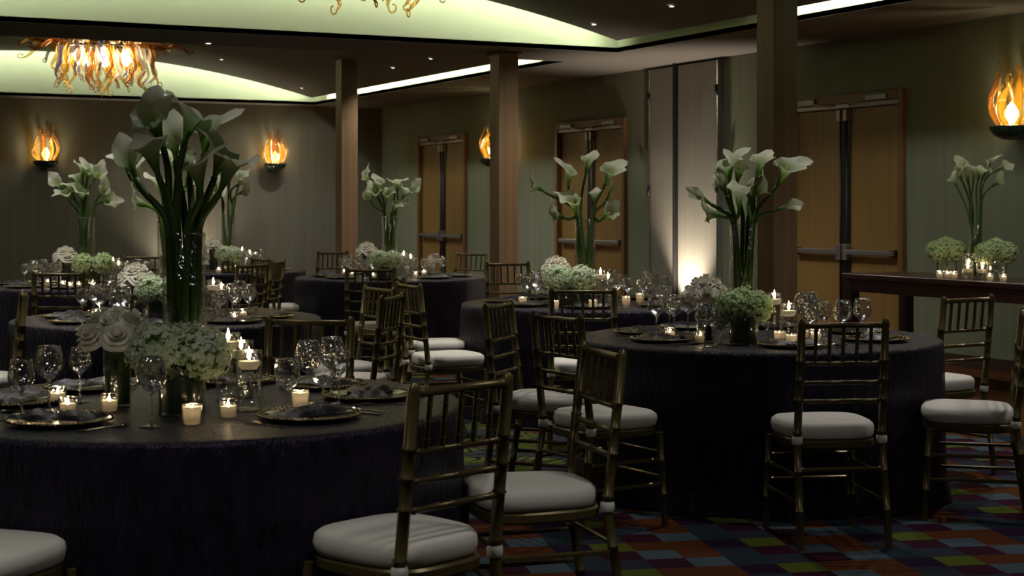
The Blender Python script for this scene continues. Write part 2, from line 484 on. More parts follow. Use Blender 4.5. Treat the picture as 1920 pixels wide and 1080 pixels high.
for k, (ya, yb) in enumerate(BAYS):
    g = G()
    g.box((BX1, ya, ZS + .0005), (BX1 + .03, yb, ZT))
    g.box((BX0 - .03, ya, ZS + .0005), (BX0, yb, ZT))
    g.box((BX0, yb, ZS + .0005), (BX1, yb + .03, ZT))
    g.box((BX0, ya - .03, ZS + .0005), (BX1, ya, ZT))
    struct('trim_%d' % (k + 1), g, 'fascia')
    # the suspended barrel-vaulted panel
    xa, xb = BX0 + .16, BX1 - .17
    yc, yd = ya + .30, yb - .30
    n = 40; vs = []; fs = []
    for i in range(n + 1):
        x = xa + (xb - xa) * i / n; z = vault(x)
        vs += [(x, yc, z), (x, yd, z), (x, yd, z + .05), (x, yc, z + .05)]
    for i in range(n):
        a, b_ = i * 4, i * 4 + 4
        for q in range(4):
            r_ = (q + 1) % 4
            fs.append((a + q, b_ + q, b_ + r_, a + r_))
    fs += [(0, 1, 2, 3), (n * 4 + 3, n * 4 + 2, n * 4 + 1, n * 4)]
    g = G().add(vs, fs)
    struct('ceiling_vault', g, 'cloud', True, 25)
    # cove lamps lie on top of the vault along its edges
    pos = ['back bay', 'front bay'][1 - k]
    pts = [(xa + .1 + (xb - xa - .12) * i / 30, yd + .018, 0) for i in range(31)]
    pts = [(x, y, vault(x) + .036) for x, y, _ in pts]
    o = link('cove_lamp', G().tube(pts, .013, 6).mesh('cove_lamp', 'cove_lamp'))
    tag(o, 'long cove lamp hidden above the rear edge of the %s vault' % ('near' if k == 0 else 'far'), 'lamp')
    y_end = yd - .3 if k else yd - 2.6
    pts = [(xb + .016, yc + .2, vault(xb) + .034), (xb + .016, y_end, vault(xb) + .034)]
    o = link('cove_lamp', G().tube(pts, .013, 6).mesh('cove_lamp', 'cove_lamp_r'))
    tag(o, 'long cove lamp hidden above the right edge of the %s vault' % ('near' if k == 0 else 'far'), 'lamp')

# columns
for k, (v, lab) in enumerate(((10.2, 'nearest and widest square wooden column, in front of the right double door'),
                              (15.1, 'middle square wooden column reaching the ceiling beam'),
                              (19.9, 'farthest slim square wooden column before the back corner'))):
    top = ZS if k == 1 else vault(7.4) - .0
    c = empty('column', (7.4, v, 0))
    g = G().bbox((-.115, -.115, 0), (.115, .115, top), .004)
    link('shaft', g.mesh('shaft', 'column', False), c)
    link('capital', G().bbox((-.145, -.145, ZS - .035), (.145, .145, ZS - .001), .006).mesh('capital', 'oak_frame', False), c) if k == 1 else None
    link('plinth', G().bbox((-.13, -.13, 0), (.13, .13, .12), .006).mesh('plinth', 'baseboard', False), c)
    tag(c, lab, 'column', 'wooden columns')

# double doors in the right wall
def door_kit():
    kit = []
    fr = G()
    fr.bbox((-.045, -DW, 0), (.10, -DW + .07, DH), .004)
    fr.bbox((-.045, DW - .07, 0), (.10, DW, DH), .004)
    fr.bbox((-.045, -DW + .07, DH - .09), (.10, DW - .07, DH), .004)
    kit.append(('door_frame', fr.mesh('door_frame', 'oak_frame', False)))
    kit.append(('coordinator_bar', G().bbox((-.03, -DW + .07, DH - .135), (.02, DW - .07, DH - .092), .004).mesh('coordinator_bar', 'steel', False)))
    lw = DW - .07
    for s in (-1, 1):
        a, b_ = (-lw + .004, -.004) if s < 0 else (.004, lw - .004)
        leaf = G().bbox((.02, a, .01), (.065, b_, DH - .137), .003).mesh('door_leaf', 'oak', False)
        subs = []
        bar = G()
        i0, i1 = (a + .05, b_ - .06) if s < 0 else (a + .06, b_ - .05)
        bar.bbox((-.055, i0, .955), (-.025, i1, 1.005), .006)
        subs.append(('panic_bar', bar.mesh('panic_bar', 'steel', False)))
        e = s * .05
        mt = G().bbox((-.05, e - .035, .90), (.02, e + .035, 1.06), .006)
        subs.append(('latch_case', mt.mesh('latch_case', 'steel', False)))
        far = s * (lw - .09)
        subs.append(('bar_bracket', G().bbox((-.05, far - .03, .945), (.02, far + .03, 1.015), .005).mesh('bar_bracket', 'darksteel', False)))
        subs.append(('vertical_rod', G().tube([(-.012, e, .1), (-.012, e, DH - .22)], .011, 8).mesh('vertical_rod', 'darksteel')))
        subs.append(('top_latch', G().bbox((-.045, e - .03, DH - .26), (.02, e + .03, DH - .145), .006).mesh('top_latch', 'steel', False)))
        st = (-.075, -.003) if s < 0 else (.003, .075)
        subs.append(('meeting_stile', G().bbox((.012, st[0], .01), (.0215, st[1], DH - .14), .002).mesh('meeting_stile', 'darksteel', False)))
        c0 = s * .55
        subs.append(('door_closer', G().bbox((-.075, c0 - .15, DH - .085), (-.046, c0 + .15, DH - .03), .006).mesh('door_closer', 'steel', False)))
        subs.append(('closer_arm', G().tube([(-.06, c0 - s * .12, DH - .08), (-.12, c0 - s * .33, DH - .10), (-.02, c0 - s * .45, DH - .11)], .009, 6).mesh('closer_arm', 'steel')))
        kit.append(('door_leaf', leaf, subs))
    return kit
DK = door_kit()
for k, c in enumerate(DOORS):
    d = empty('door_%d' % (k + 1), (X1, c, 0))
    d['kind'] = 'structure'
    build_kit(DK, d)

# hinged pocket panels of the movable partition, between the two nearer doors
pd = empty('door_4', (X1, 0, 0)); pd['kind'] = 'structure'
for a, b_, dep in ((15.425, 16.02, .045), (14.57, 15.385, .060)):
    p = link('pocket_panel', G().bbox((-dep, a, .03), (-.001, b_, 3.05), .004).mesh('pocket_panel', 'panel', False), pd)
    far = b_ if b_ > 15.5 else a
    s = 1 if b_ > 15.5 else -1
    link('edge_strip', G().bbox((-dep - .012, far + s * .002 - .012, .03), (-.001, far + s * .002 + .012, 3.05), .003).mesh('edge_strip', 'chrome', False), p)
    for z in (.5, 1.62, 2.72):
        link('hinge', G().tube([(-dep - .02, far + s * .004, z - .06), (-dep - .02, far + s * .004, z + .06)], .018, 8).mesh('hinge', 'black'), p)
link('light_stop_strip', G().bbox((-.11, 15.388, 0.02), (-.001, 15.422, 3.07), .003).mesh('light_stop_strip', 'black', False), pd)  # black strip added in the gap to keep uplight off the farther panel

# floor uplights washing the walls
def uplight(x, y, tilt_to, label, power, spot):
    u = empty('floor_uplight', (x, y, 0))
    link('housing', G().lathe([(.055, 0), (.06, .01), (.06, .10), (.052, .105), (.050, .085)], 16, cap0=True).mesh('housing', 'black', True, 40), u)
    link('lens', G().lathe([(.0, .088), (.045, .088)], 16).mesh('lens', 'uplens', False), u)
    dv = Vector(tilt_to).normalized()
    light('uplight_beam', 'SPOT', (0, 0, .12), power, (1.0, .83, .68), u, .04,
          dv.to_track_quat('-Z', 'Y').to_euler(), spot, .9)
    tag(u, label, 'uplight', 'floor uplights')
uplight(9.52, 15.12, (.11, 0, 1), 'small black floor uplight washing the hinged partition panel', UPLIGHT, 85)
uplight(6.45, 24.40, (0, .2, 1), 'small black floor uplight washing the back wall', UPLIGHT * .40, 105)

# recessed downlights
DLK = [('trim_ring', G().lathe([(.028, -.004), (.047, -.006), (.05, -.001), (.05, .0)], 16).mesh('trim_ring', 'soffit')),
       ('lens', G().lathe([(0.0, -.002), (.028, -.002)], 12).mesh('lens', 'downlens', False))]
def downlight(x, y, label, power, spot, soft=.05, blend=.6, aim=None):
    for a, b_ in BAYS:
        if a - .1 < y < b_ + .1: y = min(max(y, a + .42), b_ - .42)
    inb = any(a + .3 < y < b_ - .3 for a, b_ in BAYS) and BX0 + .2 < x < BX1 - .2
    z = vault(x) if inb else ZS
    o = place('downlight', DLK, (x, y, z - .003), 0, label, 'downlight', 'recessed ceiling downlights')
    if power:
        rot = None
        if aim: rot = (Vector(aim) - Vector((x, y, z))).to_track_quat('-Z', 'Y').to_euler()
        light('downlight_beam', 'SPOT', (0, 0, -.02), power, (1.0, .965, .91), o, soft, rot, spot, blend)
    return o
def vault_hit(px, py):
    for i in range(2000):
        d = 5 + i * .01
        p = W(px, d, zat(py, d))
        if p.z >= vault(p.x): return p
for px, py, lab in ((1114, 45, 'recessed downlight nearest the front vault corner'), (1260, 11, 'recessed downlight left of the nearest column top'),
                    (566, 165, 'tiny recessed downlight at the far corner of the rear vault'),
                    (737, 127, 'tiny recessed downlight between the two farther columns'),
                    (808, 110, 'tiny recessed downlight just left of the middle column top')):
    p = vault_hit(px, py)
    downlight(p.x, p.y, lab, DOWN_AISLE, 120, .06, 1.0)
# downlights added to bring fill light into the room, mostly out of view
for i, (x, y) in enumerate(((0.3, 3.3), (3.0, 3.0), (6.2, 4.4), (1.4, 8.6), (6.8, 7.4), (1.4, 12.2), (1.6, 17.6), (6.6, 17.4), (2.2, 22.4), (6.4, 22.4))):
    downlight(x, y, 'added ceiling downlight giving fill light over the room', DOWN_AISLE * (.67 if y < 5 else .42 if y > 17 else 1.0), 130, .22 if y < 5 else .06, 1.0)

# ------------------------------------------------------------------ tables
TB = {}
def table_at(key, px, d): TB[key] = W(px, d)
table_at('T1', 363, 5.37); table_at('T2', 1424, 8.1); table_at('T3', 1112, 10.95); table_at('T4', 735, 15.0)
table_at('T5', 315, 9.45); table_at('T6', 162, 13.4); table_at('T7', 408, 16.5)
TNAME = {'T1': 'front table', 'T2': 'right-hand table', 'T3': 'middle table', 'T4': 'far table between columns',
         'T5': 'second table', 'T6': 'far left table', 'T7': 'rearmost table'}
ORD = ('leftmost', 'second', 'third', 'fourth', 'fifth', 'sixth', 'seventh', 'eighth', 'ninth', 'tenth', 'eleventh', 'twelfth')
def ordinal(i, n):
    """place in a row read from the left"""
    return 'leftmost' if i == 0 else 'rightmost' if i == n - 1 else ORD[i] + ' from left'
def ranks(vals):
    o = sorted(range(len(vals)), key=lambda i: vals[i])
    return [ordinal(o.index(i), len(vals)) for i in range(len(vals))]
CLABEL = {'T1': 'charcoal satin cloth draping the nearest round table, front left',
          'T2': 'charcoal satin cloth falling to the carpet on the right-hand round table',
          'T3': 'dark plum cloth on the round table before the centre double door',
          'T4': 'dark plum cloth on the far round table between the two farther columns',
          'T5': 'bluish charcoal cloth on the second round table behind the front left one',
          'T6': 'dark cloth on the far left round table under the left sconce',
          'T7': 'dark cloth on the rearmost round table near the back wall'}
TR = 0.915; TZ = 0.76

def cloth_mesh(seed):
    r_ = random.Random(seed)
    n, m = 168, 14
    ph = [(k, r_.uniform(0, 2 * PI), r_.uniform(.5, 1)) for k in (7, 11, 13, 17, 23)]
    def fold(a, t):
        s = sum(w * math.cos(k * a + p + .5 * t * math.sin(3 * a + p)) for k, p, w in ph) / 3.0
        return s
    vs = [(0, 0, TZ)]; fs = []
    rings = [(.30, TZ), (.62, TZ), (.86, TZ), (TR - .014, TZ - .0004), (TR - .003, TZ - .006), (TR + .001, TZ - .018)]
    for rr, z in rings:
        for k in range(n):
            a = 2 * PI * k / n
            vs.append((rr * math.cos(a), rr * math.sin(a), z))
    for q in range(1, m + 1):
        t = q / m
        z = (TZ - .018) * (1 - t) + .006 * t
        for k in range(n):
            a = 2 * PI * k / n
            f = fold(a, t)
            rr = TR + .004 + .012 * t + .038 * t ** 1.1 * f + .02 * max(0, t - .85) / .15
            vs.append((rr * math.cos(a), rr * math.sin(a), z))
    for k in range(n):
        fs.append((0, 1 + k, 1 + (k + 1) % n))
    tot = len(rings) + m
    for q in range(tot - 1):
        for k in range(n):
            j = (k + 1) % n
            fs.append((1 + q * n + k, 1 + (q + 1) * n + k, 1 + (q + 1) * n + j, 1 + q * n + j))
    return G().add(vs, fs).mesh('tablecloth', 'cloth', True)

for i, (k, p) in enumerate(TB.items()):
    o = link('tablecloth', cloth_mesh(20 + i), None, (p.x, p.y, 0))
    tag(o, CLABEL[k], 'tablecloth', 'charcoal tablecloths')

# downlights right over the tables (in the vault), lighting what stands on them
for k, p in TB.items():
    s_ = 1 if k == 'T1' else -1
    downlight(p.x + s_ * .25, p.y + s_ * .55, 'recessed downlight over the ' + TNAME[k], DOWN_TABLE * (.45 if k == 'T1' else 1.0), 66, .04, .8)

for px, d, lab in ((690, 12.0, 'recessed downlight behind the bright chair, added to light it'), (1020, 10.0, 'recessed downlight over the gap left of the right-hand table')):  # first spot is added and aimed to brighten the pale-runged chair
    p = W(px, d)
    downlight(p.x, p.y, lab, 420 if px < 900 else 170, 30 if px < 900 else 46, .03, .5, W(655, 9.3, .75) if px < 900 else None)
# ------------------------------------------------------------------ chairs
def bamboo(p0, p1, r, rings, seg=8, extra=None):
    """a turned bamboo rod: thin raised knots along a straight or bent line"""
    p0, p1 = Vector(p0), Vector(p1)
    pts, rad = [], []
    ts = [0.0]
    for q in rings: ts += [q - .012, q - .005, q + .005, q + .012]
    ts.append(1.0)
    for i, t in enumerate(ts):
        pts.append(p0.lerp(p1, t))
        kn = (i - 1) % 4
        rad.append(r * (1.22 if 0 < i < len(ts) - 1 and kn in (1, 2) else 1.0))
    return pts, rad

def chair_kit():
    kit = []
    gd = 'gold'
    for s in (-1, 1):
        a, ra = bamboo((s * .192, -.265, 0), (s * .185, -.195, .44), .0165, (.35, .72))
        b_, rb = bamboo((s * .185, -.195, .44), (s * .182, -.250, .938), .0175, (.08, .36, .53, .69))
        pts = a + b_[1:] + [(s * .182, -.2515, .952), (s * .182, -.2525, .960)]
        rad = ra + rb[1:] + [.0135, .007]
        kit.append(('back_post', G().tube(pts, rad, 8).mesh('back_post', gd, True, 50)))
    for s in (-1, 1):
        pts, rad = bamboo((s * .198, .205, 0), (s * .188, .178, .42), .0155, (.34, .70))
        kit.append(('leg', G().tube(pts, rad, 8).mesh('leg', gd, True, 50)))
    def yb(z): return -.195 - .055 * (z - .44) / .498
    pts, rad = bamboo((-.195, yb(.93), .932), (.195, yb(.93), .932), .0125, (.1, .9))
    kit.append(('top_rail', G().tube(pts, rad, 8).mesh('top_rail', gd, True, 50)))
    for z in (.771, .690, .611):
        pts, rad = bamboo((-.18, yb(z), z), (.18, yb(z), z), .0095, (.08, .5, .92))
        kit.append(('back_rail', G().tube(pts, rad, 7).mesh('back_rail', gd, True, 50)))
    for i in range(5):
        x = -.12 + .06 * i
        pts, rad = bamboo((x, yb(.771), .771), (x, yb(.93), .93), .0082, (.2, .5, .8))
        kit.append(('spindle', G().tube(pts, rad, 6).mesh('spindle', gd, True, 50)))
    def outline(w0, w1, y0, y1, n=28, e=3.4):
        out = []
        for k in range(n):
            a = 2 * PI * k / n
            c, s = math.cos(a), math.sin(a)
            u = math.copysign(abs(c) ** (2 / e), c); v = math.copysign(abs(s) ** (2 / e), s)
            y = (y0 + y1) / 2 + v * (y1 - y0) / 2
            w = w0 + (w1 - w0) * (v + 1) / 2
            out.append((u * w, y))
        return out
    def slab(levels, cap_centre=None):
        vs, fs = [], []
        n = 28
        for (w0, w1, y0, y1, z) in levels:
            vs += [(x, y, z) for x, y in outline(w0, w1, y0, y1)]
        for i in range(len(levels) - 1):
            for k in range(n):
                j = (k + 1) % n
                fs.append((i * n + k, i * n + j, (i + 1) * n + j, (i + 1) * n + k))
        fs.append(tuple(reversed(range(n))))
        b0 = (len(levels) - 1) * n
        vs.append((0, 0, cap_centre)); c = len(vs) - 1
        for k in range(n):
            fs.append((b0 + k, b0 + (k + 1) % n, c))
        return G().add(vs, fs)
    fr = slab([(.182, .198, -.20, .205, .405), (.188, .204, -.206, .211, .412), (.188, .204, -.206, .211, .436), (.182, .198, -.20, .205, .443)], .443)
    kit.append(('seat_frame', fr.mesh('seat_frame', gd, True, 40)))
    cu = slab([(.176, .196, -.185, .200, .443), (.186, .208, -.193, .212, .452), (.190, .214, -.197, .218, .478), (.187, .210, -.194, .214, .500),
               (.174, .195, -.180, .199, .512), (.10, .11, -.10, .11, .519)], .521)
    ties = []
    for s in (-1, 1):
        ties.append(('tie', G().lathe([(.020, .430), (.024, .436), (.024, .458), (.020, .464)], 10, s * .185, -.196).mesh('tie', 'cushion')))
    kit.append(('cushion', cu.mesh('cushion', 'cushion', True, 60), ties))
    for s in (-1, 1):
        for z in (.30, .19):
            yr = -.265 + .07 * z / .44; yf = .205 - .027 * z / .42
            pts, rad = bamboo((s * .190, yr, z), (s * .194, yf, z), .0085, (.06, .94))
            kit.append(('stretcher', G().tube(pts, rad, 6).mesh('stretcher', gd, True, 50)))
    for z in (.33, .22):
        pts, rad = bamboo((-.192, .205 - .027 * z / .42, z), (.192, .205 - .027 * z / .42, z), .0085, (.06, .94))
        kit.append(('stretcher', G().tube(pts, rad, 6).mesh('stretcher', gd, True, 50)))
    z = .325
    pts, rad = bamboo((-.19, -.265 + .07 * z / .44, z), (.19, -.265 + .07 * z / .44, z), .0085, (.06, .94))
    kit.append(('stretcher', G().tube(pts, rad, 6).mesh('stretcher', gd, True, 50)))
    return kit
CHAIR = chair_kit()

def cam_dir(deg):
    """direction given as an angle in the camera's ground frame (0 = right, 90 = away)"""
    a = R(deg)
    X, Y = math.cos(a), math.sin(a)
    return Vector((CY * X + SY * Y, -SY * X + CY * Y, 0))

def chair(table, ang, label, r=1.16, turn=0.0, px=None, d=None, face=None):
    if px is not None:
        p = W(px, d)
    else:
        p = TB[table] + cam_dir(ang) * r
    if face is not None:
        f = cam_dir(face)
    else:
        f = (TB[table] - p).normalized()
    rz = math.atan2(f.y, f.x) - PI / 2 + R(turn)
    return place('ballroom_chair', CHAIR, (p.x, p.y, 0), rz, label, 'chair', 'gold bamboo ballroom chairs with ivory cushions')

chair('T1', -49, 'closest gold ballroom chair, its back to us at the front table', 1.17, face=137)
chair('T1', -5, 'gold ballroom chair seen side on, seat pointing left to the front table', 1.16, face=198)
chair('T1', 81, 'gold ballroom chair behind the wine glasses at the back of the front table', 1.15)
chair('T1', -109, 'chair whose ivory seat corner pokes in at the lower left edge', 1.16)
chair('T2', 0, 'gold chair standing alone in front of the right-hand table, back to us', px=1545, d=6.83, face=98)
chair('T2', 0, 'gold chair at the left of the right-hand table, nearer of two', px=1129, d=7.1, face=33)
chair('T2', 0, 'gold chair at the left of the right-hand table, farther of two', px=1024, d=7.74, face=-20)
chair('T2', 0, 'gold chair cut by the right edge, seat facing the right-hand table', px=1817, d=7.3, face=166)
chair('T2', 0, 'gold chair tucked behind the right rim of the right-hand table, near the console', px=1748, d=8.55, face=122)
chair('T3', 0, 'gold chair backing onto us at the front of the middle table', px=1092, d=9.40, face=88)
chair('T3', 0, 'gold chair with bright seat left of the middle table, nearer of two', px=836, d=9.85, face=26)
chair('T3', 0, 'gold chair partly hidden left of the middle table, farther of two', px=818, d=10.8, face=12)
chair('T3', 0, 'small chair back showing beside the foot of the middle column', px=966, d=13.2, face=-75)
chair('T5', 0, 'brightly lit gold chair right of the second table, showing pale rungs', px=640, d=9.22, face=212)
chair('T5', 0, 'shadowed gold chair right of the second table, just before the bright one', px=654, d=8.55, face=166)
chair('T5', 0, 'gold chair cut by the left edge beside the second table', px=-45, d=8.6, face=200)
chair('T4', 0, 'gold chair backing onto us in front of the far table between columns', px=700, d=12.4, face=90)
chair('T4', 60, 'dim chair behind the candles of the far table between columns', 1.2)
chair('T4', 0, 'dim chair at the left rim of the far table between columns', px=534, d=14.75, face=35)
chair('T6', 0, 'thin gold chair backing onto us at the front of the far left table', px=128, d=11.7, face=90)
chair('T6', 0, 'dim chair with a bright top rail between the two rear left tables', px=258, d=15.0, face=-88)
chair('T6', 0, 'gold chair right of the far left table, before the rearmost flowers', px=432, d=13.2, face=147)
chair('T6', 0, 'shadowed narrow chair just right of the one before the rearmost flowers', px=470, d=13.95, face=172)
chair('T7', 0, 'plain dim chair standing against the back wall by the farthest column', px=600, d=16.9, face=130)

# ------------------------------------------------------------------ tableware kits
def goblet_kit(h, rb, hb, foot=.034, pinch=.78):
    """stem glass: h height, rb widest bowl radius, hb bowl height"""
    z0 = h - hb
    prof = []
    for i in range(11):
        t = i / 10
        if t < .45: r_ = rb * math.sin(t / .45 * PI / 2) ** .8
        else: r_ = rb * (1 - (1 - pinch) * ((t - .45) / .55) ** 1.6)
        prof.append((max(r_, .0035), z0 + hb * t))
    bowl = G().lathe(prof + [(prof[-1][0] - .0012, h + .0005), (prof[-1][0] - .002, h - .002)], 24)
    stem = G().lathe([(.0065, .006), (.0042, .02), (.0036, z0 * .6), (.0045, z0 - .004), (.008, z0 + .003)], 10)
    ft = G().lathe([(foot, 0), (foot, .0015), (foot * .6, .004), (.006, .009)], 24, cap0=True)
    return [('bowl', bowl.mesh('bowl', 'glass')), ('stem', stem.mesh('stem', 'glass')), ('foot', ft.mesh('foot', 'glass'))]
GL_RED = goblet_kit(.215, .047, .115, .038, .72)
GL_WHITE = goblet_kit(.190, .038, .095, .034, .78)
GL_WATER = goblet_kit(.178, .043, .105, .036, .80)

def charger_kit():
    pl = G().lathe([(0.001, .008), (.10, .008), (.115, .010), (.150, .016), (.162, .017), (.165, .014), (.150, .010), (.11, .001), (0.001, .0005)], 44)
    bd = G()
    n = 64
    for k in range(n):
        a = 2 * PI * k / n
        c = Vector((.163 * math.cos(a), .163 * math.sin(a), .0175)); r_ = .0052
        vs = [c + Vector(q) * r_ for q in ((1, 0, 0), (0, 1, 0), (-1, 0, 0), (0, -1, 0), (0, 0, 1), (0, 0, -1))]
        bd.add(vs, [(0, 1, 4), (1, 2, 4), (2, 3, 4), (3, 0, 4), (1, 0, 5), (2, 1, 5), (3, 2, 5), (0, 3, 5)])
    return [('plate', pl.mesh('plate', 'charger')), ('beaded_rim', bd.mesh('beaded_rim', 'bead'), [], 'stuff')]
CHARGER = charger_kit()

def napkin_mesh(seed):
    r_ = random.Random(seed)
    nx, ny = 18, 12
    px_, py_ = r_.uniform(0, 6), r_.uniform(0, 6)
    vs, fs = [], []
    for side in (1, 0):
        for j in range(ny + 1):
            for i in range(nx + 1):
                u, v = i / nx * 2 - 1, j / ny * 2 - 1
                e = (1 - u ** 6) * (1 - v ** 6)
                w = .074 * (1 + .10 * math.sin(3 * u + px_)) * (1 - .18 * (1 - abs(u)) ** 2)
                x, y = u * .135, v * w
                z = .0 if not side else max(0, e) * (.012 + .006 * math.sin(7 * u + 2 * v + px_) + .004 * math.sin(9 * v + py_ + 3 * u) + .006 * abs(u))
                vs.append((x, y, z + .0 + (.002 * u * u if not side else .002 * u * u)))
    n1 = (nx + 1) * (ny + 1)
    for j in range(ny):
        for i in range(nx):
            a = j * (nx + 1) + i
            fs.append((a, a + 1, a + nx + 2, a + nx + 1))
            fs.append((n1 + a + nx + 1, n1 + a + nx + 2, n1 + a + 1, n1 + a))
    return G().add(vs, fs).mesh('napkin', 'napkin', True)
NAPKINS = [napkin_mesh(k) for k in range(3)]

def extr(out, z0, z1, bend=None):
    n = len(out)
    b_ = bend or (lambda x: 0)
    vs = [(x, y, z0 + b_(x)) for x, y in out] + [(x, y, z1 + b_(x)) for x, y in out]
    fs = [tuple(range(n, 2 * n)), tuple(reversed(range(n)))]
    for k in range(n):
        j = (k + 1) % n
        fs.append((k, j, n + j, n + k))
    return G().add(vs, fs)
KNIFE = [('handle', extr([(-.115, -.007), (-.03, -.005), (0, -.005), (0, .005), (-.03, .005), (-.115, .007)], .001, .005).mesh('handle', 'silver', False)),
         ('blade', extr([(0, -.005), (.02, -.009), (.08, -.010), (.105, -.003), (.11, .004), (.08, .005), (0, .005)], .0015, .003).mesh('blade', 'silver', False))]
def fork_kit():
    bend = lambda x: .006 * max(0, math.sin(max(0, x) / .08 * PI))
    hd = extr([(-.11, -.007), (-.03, -.0035), (.0, -.0035), (.012, -.011), (.03, -.012), (.03, .012), (.012, .011), (0, .0035), (-.03, .0035), (-.11, .007)], .001, .004, bend)
    tn = [('tine', extr([(.029, y - .0018), (.078, y - .001), (.078, y + .001), (.029, y + .0018)], .001, .0035, bend).mesh('tine', 'silver', False)) for y in (-.010, -.0033, .0033, .010)]
    return [('handle', hd.mesh('handle', 'silver', False))] + tn
FORK = fork_kit()
def spoon_kit():
    out = [(.035 + .030 * math.cos(a), .019 * math.sin(a)) for a in [2 * PI * k / 16 for k in range(16)]]
    bw = G(); vs = []; fs = []
    for q, (f, z) in enumerate(((1, .008), (.9, .0065), (.6, .0022), (.25, .0004))):
        for k in range(16):
            a = 2 * PI * k / 16
            vs.append((.035 + .030 * f * math.cos(a), .019 * f * math.sin(a), z))
    for q in range(3):
        for k in range(16):
            j = (k + 1) % 16
            fs.append((q * 16 + k, q * 16 + j, q * 16 + 16 + j, q * 16 + 16 + k))
    fs.append(tuple(range(48, 64)))
    bw.add(vs, fs)
    hd = extr([(-.11, -.007), (-.03, -.0035), (.007, -.003), (.007, .003), (-.03, .0035), (-.11, .007)], .003, .006, lambda x: .003)
    return [('handle', hd.mesh('handle', 'silver', False)), ('bowl', bw.mesh('bowl', 'silver'))]
SPOON = spoon_kit()

FLAME_G = lambda s=1.0, z=0.0: G().lathe([(.0008, z), (.0045 * s, z + .006 * s), (.0052 * s, z + .011 * s), (.0035 * s, z + .020 * s), (.0012 * s, z + .029 * s), (.0002, z + .033 * s)], 10)
def candle_kit_votive():
    cup = G().lathe([(.024, .001), (.027, .004), (.030, .055), (.0305, .058), (.029, .058)], 18, cap0=True)
    wx = G().lathe([(.022, .004), (.0235, .006), (.0252, .036), (.0238, .037), (.0215, .030), (.0205, .025), (.002, .0245)], 16, cap0=True, cap1=True)
    return [('cup', cup.mesh('cup', 'glass')), ('wax', wx.mesh('wax', 'wax', True, 50)),
            ('wick', G().tube([(0, 0, .024), (.0005, 0, .033)], .0008, 5).mesh('wick', 'wick')), ('flame', FLAME_G(.85, .030).mesh('flame', 'flame'))]
VOTIVE = candle_kit_votive()
def candle_kit_full():
    cup = G().lathe([(.022, .001), (.028, .006), (.031, .060), (.0315, .063), (.030, .063)], 18, cap0=True)
    wx = G().lathe([(.020, .004), (.0265, .008), (.0292, .056), (.0275, .057), (.0255, .050), (.0240, .028), (.002, .027)], 16, cap0=True, cap1=True)
    return [('cup', cup.mesh('cup', 'glass')), ('wax', wx.mesh('wax', 'wax', True, 50)),
            ('wick', G().tube([(0, 0, .027), (.0005, 0, .036)], .0008, 5).mesh('wick', 'wick')), ('flame', FLAME_G(.95, .033).mesh('flame', 'flame'))]
FULLVOTIVE = candle_kit_full()
FLOATING = [('wax', G().lathe([(.004, -.018), (.026, -.016), (.035, -.004), (.0365, .006), (.033, .011), (.004, .009)], 20, cap0=True, cap1=True).mesh('wax', 'wax', True, 50)),
            ('wick', G().tube([(0, 0, .008), (.0005, 0, .016)], .001, 5).mesh('wick', 'wick')), ('flame', FLAME_G(1.35, .0135).mesh('flame', 'flame'))]

def cyl_vase_kit(r_, h, water, lining=0):
    gl = G().lathe([(r_ - .003, .0), (r_, .003), (r_, h - .001), (r_ - .0012, h), (r_ - .003, h - .001), (r_ - .003, h - .012)], 26, cap0=True)
    kit = [('wall', gl.mesh('wall', 'vase_glass', True, 60)), ('base', G().lathe([(r_ - .004, .004), (r_ - .004, .011)], 26, cap0=True, cap1=True).mesh('base', 'vase_glass', False))]
    if lining:                                 # broad leaves wrapped inside the glass
        vs, fs = [], []
        n = 30
        for z in (.012, lining * .5, lining):
            for k in range(n):
                a = 2 * PI * k / n
                rr = r_ - .006 - .003 * (math.sin(5 * a + z * 40) > .2)
                vs.append((rr * math.cos(a), rr * math.sin(a), z + (.006 * math.sin(3 * a) if z == lining else 0)))
        for i in range(2):
            for k in range(n):
                j = (k + 1) % n
                fs.append((i * n + k, i * n + j, (i + 1) * n + j, (i + 1) * n + k))
        kit.append(('leaf_lining', G().add(vs, fs).mesh('leaf_lining', 'leaf')))
    if water:
        kit.append(('water', G().lathe([(0.0005, water), (r_ - .0035, water), (r_ - .002, water + .001)], 26).mesh('water', 'water', False)))
    return kit
CALLAVASE = cyl_vase_kit(.072, .58, 0)
ROSEVASE = cyl_vase_kit(.046, .25, 0, .225)
HYDVASE = cyl_vase_kit(.072, .145, 0, .125)
CLEARVASE = cyl_vase_kit(.072, .145, .10)
FLOATVASE = cyl_vase_kit(.043, .20, .150)
FLOATVASE_TALL = cyl_vase_kit(.043, .235, .190)

def flame_light(parent, z, w=FLAME_W):
    light('flame_light', 'POINT', (0, 0, z), w, (1.0, .78, .52), parent, .012)

